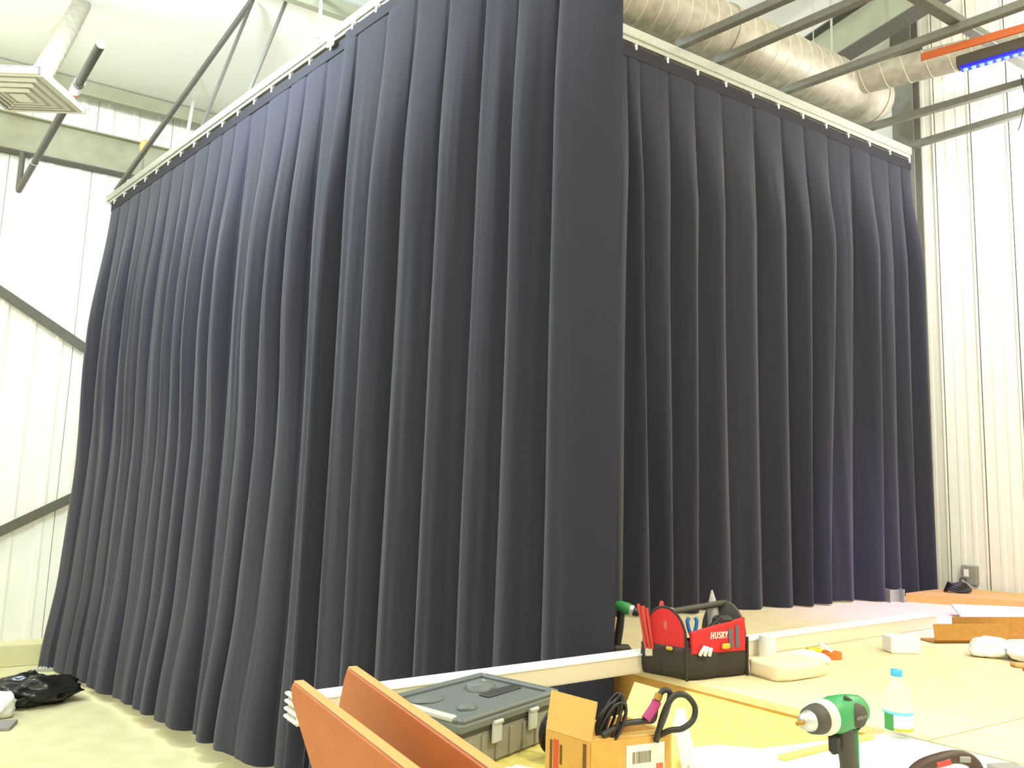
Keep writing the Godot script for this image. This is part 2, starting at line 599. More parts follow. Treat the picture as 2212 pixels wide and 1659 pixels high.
func curtains():
	var A0 := Vector3(-3.739, 0, -6.964)
	var B0 := Vector3(0.557, 0, -4.048)
	var h1 := []
	for i in 16:
		h1.append(0.12 + i * 0.232)
	curtain("black velour curtain on the left, from the white wall to the overlap", A0, DC, NC,
		[0.05, 0.28, 0.5, 0.73, 0.95, 1.17, 1.37, 1.6, 1.78, 2.02, 2.23, 2.42, 2.64, 2.87, 3.15, 3.34, 3.57, 3.84],
		[-0.26, 0.06, 0.4, 0.62, 0.85, 1.1, 1.34, 1.58, 1.78, 1.97, 2.14, 2.4, 2.64, 2.82, 2.98, 3.3, 3.59, 3.92],
		4.09, 0.01, 0.008, 0.1, 0.85, true, 0.03, 0.0, 0.55, 4, h1, 0.043, 0.036)
	var h2 := []
	for i in 9:
		h2.append(3.87 + i * 0.228)
	curtain("black velour middle curtain with deep folds and a straight right edge", A0, DC, NC,
		[3.8, 3.92, 4.21, 4.47, 4.73, 4.99, 5.22, 5.47, 5.79],
		[3.78, 3.93, 4.2, 4.44, 4.73, 4.98, 5.21, 5.48, 5.8],
		4.09, 0.01, 0.012, 0.085, 0.6, false, 0.0, 0.03, 0.85, 9, h2, 0.043, 0.034)
	var h3 := []
	for i in 13:
		h3.append(-0.16 + i * 0.2345)
	curtain("black velour curtain hanging on the right above the platform, ending at the steel column", B0, DB, NB,
		[-0.7, -0.45, -0.2, 0.02, 0.1, 0.32, 0.52, 0.74, 1.02, 1.27, 1.49, 1.73, 1.97, 2.19, 2.4, 2.55, 2.67],
		[-0.7, -0.45, -0.2, 0.02, 0.2, 0.34, 0.52, 0.77, 1.05, 1.25, 1.38, 1.59, 1.86, 2.1, 2.35, 2.52, 2.68],
		4.095, 1.037, 0.008, 0.105, 1.25, false, 0.02, 0.0, 0.95, 14, h3)
	var tagst := new_st()
	rbox(tagst, A0 + DC * 3.64 + NC * 0.035 + Vector3.UP * 4.255, Vector3(0.075, 0.055, 0.003), 0.001, frame(DC))
	tag(obj("white_tag", tagst, M.white), "white cloth tag hanging from the track where the left and middle curtains overlap", "tag")
	# the tracks they hang from
	for k in 2:
		var at := A0 if k == 0 else B0
		var d := DC + Vector3(0, 0.043, 0) if k == 0 else DB
		var n := NC if k == 0 else NB
		var t0 := -0.05 if k == 0 else -0.7
		var t1 := 7.2 if k == 0 else 2.66
		var o := thing("curtain_track", ["pale aluminium curtain track running up to the left of the middle curtain", "pale aluminium curtain track over the right curtain, ending at the steel column"][k], "track")
		var st := new_st()
		bar(st, at + d * t0 + Vector3.UP * 4.163, at + d * t1 + Vector3.UP * 4.163, 0.056, 0.056, 0.004)
		obj("tube", st, M.alu, o)
		st = new_st()
		for s in [-0.013, 0.013]:
			bar(st, at + d * t0 + n * s + Vector3.UP * 4.122, at + d * t1 + n * s + Vector3.UP * 4.122, 0.024, 0.006, 0.001)
		bar(st, at + d * t0 + Vector3.UP * 4.1325, at + d * t1 + Vector3.UP * 4.1325, 0.006, 0.032, 0.001)
		obj("rail", st, M.alu, o)


# ------------------------------------------------------------------ steel, ducts and tubes under the roof
func ibeam(st: SurfaceTool, a: Vector3, b: Vector3, h: float, w: float, t: float):
	var up := frame(b - a).y
	bar(st, a, b, h - t, t, 0.001)
	for s in [-0.5, 0.5]:
		bar(st, a + up * s * (h - t), b + up * s * (h - t), t, w, 0.002)


func overhead():
	var st: SurfaceTool
	# steel column behind the right curtain's end: two flanges and a web
	var col := thing("steel_column", "grey steel column standing at the end of the right curtain", "column", Vector3(2.93, 0, -5.66))
	st = new_st()
	rbox(st, Vector3(0, 2.795, 0), Vector3(0.014, 5.59, 0.14), 0.002, frame(DA))
	obj("web", st, M.grey_steel, col)
	for s in [-1.0, 1.0]:
		st = new_st()
		rbox(st, frame(DA).z * s * 0.075 + Vector3.UP * 2.795, Vector3(0.15, 5.59, 0.012), 0.002, frame(DA))
		obj("flange", st, M.grey_steel, col)
	st = new_st()
	rbox(st, Vector3(-0.02, 4.93, 0.1), Vector3(0.2, 0.3, 0.02), 0.003, frame(DA))
	var plate := obj("knee_plate", st, M.dark_steel, col)
	for k in 4:
		st = new_st()
		lathe(st, Vector3(-0.05 + 0.06 * (k % 2), 4.86 + 0.1 * (k / 2), 0.11), frame(Vector3(-0.3, 0, 1)), [Vector2(0, 0), Vector2(0, 0.014), Vector2(0.014, 0.014), Vector2(0.014, 0)], 6)
		obj("bolt", st, M.silver, plate)
	# rafter over the column
	var raf := thing("rafter", "pale steel rafter beam with dark flanges under the roof above the duct end", "beam")
	st = new_st()
	var ra := Vector3(2.3, 5.15, -5.95)
	var rb := Vector3(3.05, 5.15, -4.25)
	bar(st, ra, rb, 0.3, 0.012, 0.001)
	obj("web", st, M.pale_beam, raf)
	for s in [-0.155, 0.155]:
		st = new_st()
		bar(st, ra + Vector3.UP * s, rb + Vector3.UP * s, 0.014, 0.16, 0.002)
		obj("flange", st, M.dark_steel, raf)
	# girder on the far wall
	var gird := thing("wall_girder", "pale steel girder with a dark bottom flange across the far wall", "beam")
	var g0 := Vector3(-6.6, 0, -6.35)
	var g1 := Vector3(-2.6, 0, -8.805)
	st = new_st()
	bar(st, g0 + Vector3.UP * 4.93, g1 + Vector3.UP * 4.93, 0.36, 0.014, 0.001)
	obj("web", st, M.pale_beam, gird)
	for s in [4.745, 5.115]:
		st = new_st()
		bar(st, g0 + Vector3.UP * s, g1 + Vector3.UP * s, 0.014, 0.14, 0.002)
		obj("flange", st, M.dark_steel if s < 5.0 else M.pale_beam, gird)
	# diagonal bracing on the far wall
	for b in [[Vector3(-6.85, 4.66, -6.42), Vector3(-3.2, 2.05, -8.66), "dark flat brace sloping down to the right on the far white wall"], [Vector3(-6.35, 0.05, -6.727), Vector3(-3.2, 2.2, -8.66), "dark flat brace sloping up to the right, low on the far white wall"]]:
		st = new_st()
		bar(st, b[0] + NB * 0.17, b[1] + NB * 0.17, 0.09, 0.03, 0.003)
		tag(obj("wall_brace", st, M.dark_steel), b[2], "brace", "")
	# purlins under the roof
	var pl := [[Vector3(-3.2, 5.5, -5.0), 3.4, "grey roof purlin seen above the braces at the top of the left track"], [Vector3(-5.9, 5.5, -6.6), 3.6, "faint pale roof purlin nearer the far wall, over the girder"]]
	for q in pl:
		st = new_st()
		bar(st, q[0], q[0] + DB * q[1], 0.16, 0.012, 0.001)
		bar(st, q[0] + Vector3(0, -0.08, 0) + NB * 0.03, q[0] + DB * q[1] + Vector3(0, -0.08, 0) + NB * 0.03, 0.012, 0.07, 0.001)
		bar(st, q[0] + Vector3(0, 0.08, 0) - NB * 0.03, q[0] + DB * q[1] + Vector3(0, 0.08, 0) - NB * 0.03, 0.012, 0.07, 0.001)
		tag(obj("roof_purlin", st, M.pale_beam), q[2], "purlin")
	# braces that hold the left track up to the roof
	var br := [[Vector3(-3.667, 4.21, -6.896), Vector3(-2.21, 5.5, -5.93), 0.034, M.dark_steel, "dark steel brace rising from the far end of the left track"],
		[Vector3(-2.42, 4.29, -5.68), Vector3(-2.23, 5.55, -6.0), 0.022, M.dark_steel, "thin dark brace leaning over the middle of the left track"],
		[Vector3(-1.9, 4.31, -5.17), Vector3(-1.93, 5.55, -5.95), 0.022, M.dark_steel, "thin dark brace nearest the middle curtain, leaning over the left track"],
		[Vector3(-2.61, 4.28, -5.87), Vector3(-3.15, 5.55, -7.2), 0.026, M.alu, "pale hanger strut between the two dark braces of the left track"],
		[Vector3(-1.26, 4.35, -4.54), Vector3(-1.66, 5.55, -5.95), 0.026, M.alu, "pale hanger strut at the top edge, right of the thin dark braces"]]
	for q in br:
		st = new_st()
		bar(st, q[0], q[1], q[2], q[2], 0.002)
		tag(obj("track_brace", st, q[3]), q[4], "brace")
	# tan sprinkler head beside the brace
	var sp := thing("sprinkler_head", "small tan fitting hanging beside the dark brace over the left track's far end", "fitting", Vector3(-3.5, 4.62, -7.0))
	st = new_st()
	lathe(st, Vector3.ZERO, frame(Vector3.UP), [Vector2(0, 0), Vector2(0, 0.03), Vector2(0.06, 0.045), Vector2(0.12, 0.03), Vector2(0.14, 0)], 14)
	obj("bell", st, mat(Color8(206, 170, 110), 0.6), sp)
	st = new_st()
	tube(st, [Vector3(0, -0.5, 0), Vector3(0, 0.01, 0)], 0.008)
	obj("stem", st, M.grey_steel, sp)
	# square air diffuser and its flexible duct
	var df := thing("ceiling_diffuser", "square cream air diffuser with nested louvres at the upper left", "diffuser", Vector3(-3.405, 4.2, -5.08))
	var fb := Basis(Vector3.UP, 0.0)
	for k in 5:
		var h := 0.275 - k * 0.055
		var yy := 0.006 - k * 0.009
		st = new_st()
		var wd := 0.03
		for q in [[0, 1], [0, -1], [1, 0], [-1, 0]]:
			if k == 4:
				break
			var lw := 2.0 * h if q[0] == 0 else 2.0 * (h - wd)
			var tilt := Basis(Vector3(1, 0, 0), -0.5 * q[1]) if q[0] == 0 else Basis(Vector3(0, 0, 1), 0.5 * q[0])
			rbox(st, Vector3(q[0] * (h - wd * 0.5), yy, q[1] * (h - wd * 0.5)), Vector3(lw if q[0] == 0 else wd, 0.006, wd if q[0] == 0 else lw), 0.001, fb * tilt)
		if k == 4:
			rbox(st, Vector3(0, yy, 0), Vector3(2 * h, 0.006, 2 * h), 0.002)
			obj("centre_plate", st, M.cream_metal, df)
		else:
			obj("louvre", st, M.cream_metal, df)
	st = new_st()
	rbox(st, Vector3(0, 0.05, 0), Vector3(0.56, 0.012, 0.56), 0.003)
	lathe(st, Vector3(0, 0.05, -0.1), frame(Vector3.UP), [Vector2(0, 0.09), Vector2(0.07, 0.075), Vector2(0.09, 0.075)], 20)
	for q in [[0, 1], [0, -1], [1, 0], [-1, 0]]:
		rbox(st, Vector3(q[0] * 0.275, 0.028, q[1] * 0.275), Vector3(0.01 if q[0] != 0 else 0.56, 0.05, 0.01 if q[0] == 0 else 0.56), 0.002)
	obj("back_pan", st, M.cream_metal, df)
	st = new_st()
	tube(st, [Vector3(-3.405, 4.33, -5.2), Vector3(-3.41, 4.55, -5.32), Vector3(-3.55, 5.0, -5.7), Vector3(-3.75, 5.58, -6.2)], 0.068, 16, 12, 0.05)
	tag(obj("flexible_duct", st, M.galv), "grey ribbed flexible duct rising from the square diffuser", "duct")
	# pipe under the roof with its drop and coupling
	var pp := thing("pipe", "grey steel pipe slanting past the square diffuser, with a copper coloured coupling", "pipe")
	st = new_st()
	tube(st, [Vector3(-4.85, 4.35, -7.35), Vector3(-2.68, 4.35, -4.68)], 0.028, 14)
	obj("run", st, M.dark_steel, pp)
	st = new_st()
	tube(st, [Vector3(-4.84, 4.36, -7.33), Vector3(-4.84, 4.735, -7.33)], 0.026, 14)
	obj("drop", st, M.dark_steel, pp)
	for q in [[0.765, 0.8, M.white], [0.75, 0.766, M.orange], [0.8, 0.815, M.grey_steel], [0.27, 0.276, M.alu]]:
		st = new_st()
		var e0 := Vector3(-4.85, 4.35, -7.35)
		var e1 := Vector3(-2.68, 4.35, -4.68)
		tube(st, [e0.lerp(e1, q[0]), e0.lerp(e1, q[1])], 0.036, 14)
		obj("coupling", st, q[2], pp)
	# the big spiral duct and its branch
	var dc := thing("spiral_duct", "large round galvanised spiral duct running over the right curtain track", "duct")
	var d0 := Vector3(0.05, 4.5, -3.87)
	var d1 := Vector3(2.5, 4.5, -5.345)
	var ax := frame(d1 - d0)
	var ln := d0.distance_to(d1)
	st = new_st(true)
	lathe(st, d0, ax, [Vector2(0, 0.0), Vector2(0, 0.18), Vector2(ln, 0.18), Vector2(ln + 0.05, 0.17), Vector2(ln + 0.09, 0.14), Vector2(ln + 0.115, 0.09), Vector2(ln + 0.125, 0.0)], 48)
	obj("shell", st, M.galv, dc)
	for k in 26:
		st = new_st(true)
		var x := 0.1 + k * 0.105
		var ringp := []
		for q in 33:
			var aa := TAU * q / 32.0
			ringp.append(d0 + ax * Vector3(x + 0.1 * q / 32.0, cos(aa) * 0.18, sin(aa) * 0.18))
		tube(st, ringp, 0.0028, 6, 1)
		obj("seam", st, M.seam, dc)
	st = new_st(true)
	lathe(st, d0, ax, [Vector2(1.36, 0.18), Vector2(1.36, 0.186), Vector2(1.39, 0.186), Vector2(1.39, 0.18)], 40)
	obj("collar", st, M.galv, dc)
	st = new_st(true)
	lathe(st, d0, ax, [Vector2(ln - 0.02, 0.18), Vector2(ln - 0.02, 0.185), Vector2(ln, 0.185), Vector2(ln, 0.18)], 40)
	obj("collar", st, M.galv, dc)
	var bc := thing("branch_duct", "smaller round galvanised duct branching from the big duct towards the right wall light", "duct")
	var b0 := Vector3(2.22, 4.5, -5.14)
	var b1 := Vector3(4.2, 4.5, -3.76)
	var bx := frame(b1 - b0)
	st = new_st(true)
	lathe(st, b0, bx, [Vector2(0, 0), Vector2(0, 0.1), Vector2(0.06, 0.094), Vector2(b0.distance_to(b1), 0.094), Vector2(b0.distance_to(b1), 0)], 36)
	obj("shell", st, M.galv, bc)
	for k in 15:
		st = new_st(true)
		var x := 0.1 + k * 0.13
		var rp := []
		for q in 25:
			var aa := TAU * q / 24.0
			rp.append(b0 + bx * Vector3(x + 0.13 * q / 24.0, cos(aa) * 0.094, sin(aa) * 0.094))
		tube(st, rp, 0.0028, 6, 1)
		obj("seam", st, M.seam, bc)
	# square ceiling tubes running from the right track towards the viewer
	var tb := [[Vector3(0.895, 4.235, -4.29), Vector3(1.37, 4.235, -3.80), "first from the middle curtain"], [Vector3(1.155, 4.235, -4.45), Vector3(1.77, 4.235, -3.77), "second from the middle curtain"],
		[Vector3(1.675, 4.235, -4.77), Vector3(2.41, 4.235, -3.99), "third from the middle curtain, passing under the branch duct"], [Vector3(2.42, 4.235, -5.24), Vector3(3.095, 4.235, -4.56), "fourth from the middle curtain, just above the lowest tube"], [Vector3(2.865, 4.235, -5.48), Vector3(3.335, 4.235, -4.93), "lowest in view, leaving the steel column"]]
	for q in tb:
		st = new_st()
		var dd: Vector3 = (q[1] - q[0]).normalized()
		bar(st, q[0], q[0] + dd * 4.2, 0.046, 0.046, 0.003)
		tag(obj("ceiling_tube", st, M.grey_steel), "grey square steel ceiling tube, " + q[2], "tube", "square ceiling tubes")
	st = new_st()
	bar(st, Vector3(1.17, 4.282, -3.28), Vector3(3.47, 4.282, -4.70), 0.046, 0.06, 0.003)
	tag(obj("cross_tube", st, M.grey_steel), "grey steel cross tube lying across the others by the blue light", "tube", "square ceiling tubes")
	# hanger rods and bracket above the duct
	for q in [[Vector3(2.02, 4.66, -5.12), 5.58, 0.004, "thin grey hanger rod left of the thicker one above the duct"], [Vector3(2.16, 4.66, -5.15), 5.58, 0.009, "thicker pale hanger rod above the duct near its branch"]]:
		st = new_st()
		tube(st, [q[0], Vector3(q[0].x, q[1], q[0].z)], q[2])
		tag(obj("hanger_rod", st, M.alu), q[3], "rod")
	var hb := thing("duct_bracket", "grey slotted strut with bright bolts standing by the hanger rods", "bracket", Vector3(2.0, 4.67, -5.3))
	st = new_st()
	rbox(st, Vector3(-0.05, 0.2, 0), Vector3(0.04, 0.34, 0.03), 0.003, Basis(Vector3(0, 0, 1), 0.28))
	obj("strut", st, M.grey_steel, hb)
	for yv in [0.08, 0.22, 0.32]:
		st = new_st()
		lathe(st, Vector3(-0.015 - (yv - 0.08) * 0.28, yv, 0.015), frame(Vector3(0, 0, 1)), [Vector2(0, 0), Vector2(0, 0.012), Vector2(0.014, 0.012), Vector2(0.014, 0)], 6)
		obj("bolt", st, M.silver, hb)
	# orange strut and the blue LED bar under it
	st = new_st()
	var o0 := Vector3(2.294, 4.19, -4.244)
	var od := Vector3(0.386, 0, 0.318).normalized()
	bar(st, o0, o0 + od * 1.7, 0.045, 0.012, 0.002)
	tag(obj("orange_strut", st, mat(Color8(196, 98, 48), 0.6)), "flat orange painted strut above the blue light bar", "strut")
	var lb := thing("light_bar", "dark light bar with a row of blue diodes under the orange strut", "light bar", Vector3(2.47, 4.1, -4.19))
	var ld := Vector3(0.247, 0, 0.216).normalized()
	var lf := frame(ld)
	st = new_st()
	rbox(st, ld * 0.5 + Vector3.UP * 0.025, Vector3(1.0, 0.065, 0.07), 0.006, lf)
	obj("housing", st, M.drill_dark, lb)
	st = new_st()
	rbox(st, ld * 0.5 - Vector3.UP * 0.011, Vector3(0.97, 0.016, 0.062), 0.004, lf)
	obj("lens_strip", st, M.led_strip, lb)
	for k in 24:
		st = new_st(true)
		lathe(st, ld * (0.04 + k * 0.04) - Vector3.UP * 0.015 + lf.z * 0.0, frame(Vector3.DOWN), [Vector2(0, 0.014), Vector2(0.01, 0.012), Vector2(0.015, 0.0)], 10)
		obj("diode", st, M.led, lb)
	st = new_st()
	rbox(st, Vector3.UP * 0.055 + ld * 0.12, Vector3(0.03, 0.02, 0.04), 0.002, lf)
	rbox(st, Vector3.UP * 0.055 + ld * 0.8, Vector3(0.03, 0.02, 0.04), 0.002, lf)
	obj("mounting_clip", st, M.dark_steel, lb)
	var sl := SpotLight3D.new()
	sl.name = "diode_light"
	sl.light_color = Color(0.55, 0.38, 1.0)
	sl.light_energy = 12.0
	sl.spot_angle = 23.0
	sl.spot_range = 20.0
	sl.spot_attenuation = 2.0
	sl.light_size = 0.1
	sl.shadow_enabled = true
	lb.add_child(sl)
	sl.position = ld * 0.3 - Vector3.UP * 0.05
	sl.basis = Basis.looking_at(Vector3(-0.15, -3.0, -0.4), Vector3.RIGHT)
	# thin cable hanging from the tubes at the right edge
	st = new_st()
	tube(st, [Vector3(3.06, 4.27, -4.53), Vector3(3.075, 4.12, -4.53), Vector3(3.06, 4.0, -4.54), Vector3(3.04, 3.92, -4.55)], 0.003, 6)
	tag(obj("cable", st, M.black), "thin black cable end dangling from the ceiling tubes at the right edge", "cable")


# ------------------------------------------------------------------ platform, beam and right hand side
func platform():
	var st := new_st()
	var pf := thing("stage_platform", "raised plywood stage platform in front of the right curtain", "platform")
	var poly := PackedVector2Array([Vector2(0.62, -4.22), Vector2(0.44, -3.05), Vector2(0.394, -2.99), Vector2(1.062, -2.23), Vector2(2.3, -0.85), Vector2(4.95, -3.75), Vector2(3.1, -5.5), Vector2(2.95, -5.52), Vector2(2.72, -5.47)])
	prism(st, poly, 0.0, DECK - 0.022)
	obj("body", st, M.ply_side, pf)
	# plywood sheets on top, laid with narrow open joints
	var cuts := [[Vector2(-1, -8), Vector2(1.405, -3.451), 0], [Vector2(0, 0), Vector2(0, 0), 1], [Vector2(0, 0), Vector2(0, 0), 2]]
	var b2 := Vector2(DB.x, DB.z)
	var n2 := Vector2(NB.x, NB.z)
	var base := Vector2(1.405, -3.46)
	for k in 4:
		# strips parallel to the right track; each strip one sheet wide
		var lo := -3.0 if k == 0 else -0.02 + (k - 1) * 0.98
		var hi := -0.025 if k == 0 else -0.025 + k * 0.98
		if k == 3:
			hi = 6.0
		var strip := PackedVector2Array([base - b2 * 9.0 + n2 * lo, base + b2 * 9.0 + n2 * lo, base + b2 * 9.0 + n2 * hi, base - b2 * 9.0 + n2 * hi])
		for piece in Geometry2D.intersect_polygons(poly, strip):
			st = new_st()
			prism(st, piece, DECK - 0.022, DECK)
			obj("plywood_sheet", st, M.ply, pf)
	# the long aluminium beam lying over the platform's edge
	var bm := thing("aluminium_beam", "long pale aluminium beam lying across the platform edge behind the tool bag", "beam")
	var e0 := Vector3(-0.537, 0, -2.136)
	var ed := Vector3(0.835, 0, -0.602).normalized()
	var L := 3.3
	var en := Vector3(-ed.z, 0, ed.x)
	var be := frame(ed)
	st = new_st()
	var mid := e0 + ed * L * 0.5
	rbox(st, mid + Vector3.UP * (DECK + 0.061), Vector3(L, 0.008, 0.075), 0.002, be)
	obj("top_plate", st, M.white, bm)  # light on the top put into its colour, whiter than the sides
	st = new_st()
	for s in [-0.031, 0.031]:
		rbox(st, mid + be.z * s + Vector3.UP * (DECK + 0.03), Vector3(L, 0.055, 0.006), 0.001, be)
	rbox(st, mid + Vector3.UP * (DECK + 0.004), Vector3(L, 0.006, 0.068), 0.001, be)
	obj("side_wall", st, mat(Color8(232, 222, 200), 0.5, 0.1), bm)
	st = new_st()
	for k in 4:
		rbox(st, e0 - ed * 0.004 + Vector3.UP * (DECK + 0.008 + k * 0.019), Vector3(0.014, 0.008, 0.086), 0.002, be)
	for k in 5:
		rbox(st, e0 + ed * 0.002 + be.z * (-0.03 + k * 0.015) + Vector3.UP * (DECK + 0.031), Vector3(0.012, 0.068, 0.004), 0.001, be)
	obj("ribbed_end", st, M.cream_metal, bm)
	# trestle that carries the beam's free end
	var ts := thing("post", "wooden post under the free left end of the aluminium beam", "post", Vector3(e0.x + ed.x * 0.12, 0, e0.z + ed.z * 0.12))
	st = new_st()
	rbox(st, Vector3(0, DECK * 0.5 - 0.001, 0), Vector3(0.05, DECK - 0.004, 0.05), 0.004, be)
	obj("shaft", st, M.ply_side, ts)
	st = new_st()
	rbox(st, Vector3(0, 0.02, 0), Vector3(0.16, 0.04, 0.16), 0.004, be)
	obj("foot", st, M.ply_side, ts)
	# low wooden ledge along the right wall
	st = new_st()
	prism(st, PackedVector2Array([Vector2(2.50, -5.03), Vector2(3.1, -4.81), Vector2(4.05, -4.46), Vector2(4.1, -4.62), Vector2(3.05, -5.47), Vector2(2.69, -5.19)]), DECK, DECK + 0.052)
	tag(obj("wood_ledge", st, grained(Color8(206, 160, 86), Color8(226, 184, 112), 0.02, Vector3(2, 8, 2), 0.7, 0.0, 31)), "low tan wooden ledge on the platform against the right wall", "ledge")
	# metal stud offcut standing at the ledge's end
	st = new_st()
	var sf := frame(Vector3(0.9, 0, -0.2))
	rbox(st, Vector3(2.41, DECK + 0.036, -5.01), Vector3(0.1, 0.072, 0.004), 0.001, sf)
	rbox(st, Vector3(2.365, DECK + 0.04, -4.98), Vector3(0.006, 0.08, 0.05), 0.001, sf)
	rbox(st, Vector3(2.46, DECK + 0.04, -5.0), Vector3(0.006, 0.08, 0.05), 0.001, sf)
	tag(obj("metal_channel", st, M.alu), "short grey metal channel standing on the platform at the ledge's left end", "channel")
	# wall outlet with plug, black cable bundle
	var ob := thing("outlet_box", "grey outlet box on the right wall above the ledge", "outlet", Vector3(3.19, 1.165, -5.5), 0.0)
	var of := frame(DA)
	st = new_st()
	rbox(st, NA * 0.03, Vector3(0.095, 0.13, 0.06), 0.005, of)
	obj("box", st, M.grey, ob)
	st = new_st()
	rbox(st, NA * 0.062 - DA * 0.015 + Vector3.UP * 0.015, Vector3(0.03, 0.05, 0.004), 0.001, of)
	obj("socket_face", st, M.white, ob)
	var pg := thing("plug", "grey plug and cord hanging out of the wall outlet", "plug", Vector3(3.19, 1.13, -5.5) + NA * 0.066 - DA * 0.03)
	st = new_st()
	rbox(st, NA * 0.02, Vector3(0.035, 0.035, 0.04), 0.006, of)
	obj("plug_body", st, M.drill_dark, pg)
	st = new_st()
	tube(st, [NA * 0.035, NA * 0.05 + DA * 0.03 + Vector3.DOWN * 0.02, NA * 0.04 + DA * 0.09 + Vector3.DOWN * 0.06], 0.011, 8)
	obj("cord", st, M.grey, pg)
	st = new_st()
	var cc := Vector3(2.9, DECK + 0.052, -5.16)
	for k in 5:
		var pts := []
		for q in 13:
			var aa := TAU * q / 12.0
			pts.append(cc + Vector3(cos(aa) * (0.08 - 0.006 * k), 0.014 + 0.01 * k + 0.006 * sin(3.0 * aa + k), sin(aa) * (0.045 - 0.004 * k)))
		tube(st, pts, 0.009, 6, 2)
	tag(obj("cable_bundle", st, M.black), "black cable bundle lying on the wooden ledge", "cable")


# ------------------------------------------------------------------ the work table, boards, case and carton
func foreground():
	var st: SurfaceTool
	var wt := thing("work_table", "yellow plywood work table standing against the platform", "table")
	var tp := PackedVector2Array([Vector2(-0.35, -2.05), Vector2(-0.03, -2.40), Vector2(0.18, -2.27), Vector2(0.47, -2.53), Vector2(0.62, -2.74), Vector2(1.062, -2.235), Vector2(2.28, -0.86), Vector2(2.0, -0.7), Vector2(0.36, -0.7), Vector2(-0.02, -1.45)])
	st = new_st()
	prism(st, tp, TABLE - 0.03, TABLE)
	obj("tabletop", st, M.ply_low, wt)
	for q in [Vector2(-0.22, -2.0), Vector2(0.5, -2.45), Vector2(0.1, -1.4), Vector2(0.5, -0.85), Vector2(1.8, -0.9)]:
		st = new_st()
		rbox(st, Vector3(q.x, (TABLE - 0.03) * 0.5, q.y), Vector3(0.06, TABLE - 0.03, 0.06), 0.004)
		obj("leg", st, M.ply_side, wt)
	# near white sheet on the table
	st = new_st()
	prism(st, PackedVector2Array([Vector2(0.45, -2.027), Vector2(0.542, -2.072), Vector2(0.644, -2.051), Vector2(1.05, -2.225), Vector2(2.2, -0.95), Vector2(1.95, -0.75), Vector2(0.5, -0.75), Vector2(0.42, -1.75)]), TABLE + 0.0005, DECK)
	tag(obj("white_sheet", st, M.sheet), "bright white board lying on the near side of the work table", "board")
	st = new_st()
	bar(st, Vector3(0.67, DECK + 0.005, -1.97), Vector3(0.975, DECK + 0.005, -2.17), 0.009, 0.02, 0.001)
	tag(obj("wood_stick", st, mat(Color8(236, 214, 120), 0.7)), "thin yellow wooden stick lying on the white board beside the green drill", "stick")
	# two brown laminate boards standing on edge
	for k in 2:
		var a := Vector3(-0.346, 0, -1.38) if k == 0 else Vector3(-0.27, 0, -1.45)
		var d := Vector3(0.237, 0, 0.39).normalized() if k == 0 else Vector3(0.26, 0, 0.479).normalized()
		var top := 1.318 if k == 0 else 1.328
		var o := thing("laminate_board", ["orange brown laminate board standing on edge, nearer the left and overlapping the beam's end", "orange brown laminate board standing on edge beside the grey case"][k], "board", Vector3(a.x, 0, a.z), 0.0, "laminate boards")
		st = new_st()
		var outl := PackedVector2Array([Vector2(0.0, top - 0.012), Vector2(0.012, top), Vector2(0.62, top), Vector2(0.62, 0.0), Vector2(0.62, 0.0) - Vector2(0.2, 0.0), Vector2(0.185, 1.19), Vector2(0.018, top - 0.035)])
		if k == 1:
			outl = PackedVector2Array([Vector2(-0.004, top - 0.025), Vector2(0.012, top), Vector2(0.62, top), Vector2(0.62, 0.0), Vector2(-0.05, 0.0), Vector2(-0.045, 1.2)])
		slab(st, Vector3.ZERO, d, Vector3.UP, outl, 0.019, 0.003)
		obj("panel", st, M.orange_laminate, o)
		st = new_st()
		bar(st, d * 0.014 + Vector3.UP * (top + 0.0012), d * 0.618 + Vector3.UP * (top + 0.0012), 0.0022, 0.0165, 0.001)
		obj("top_edging", st, M.orange_edge, o)
	grey_case()
	carton()
	# crumpled paper in front of the case
	st = new_st()
	lump(st, Vector3(0.055, TABLE + 0.012, -1.84), Vector3(0.07, 0.02, 0.05), 0.5, 0.12, 5, Basis.IDENTITY, TABLE + 0.001)
	tag(obj("crumpled_paper", st, M.white), "crumpled white paper on the table in front of the grey case", "paper")


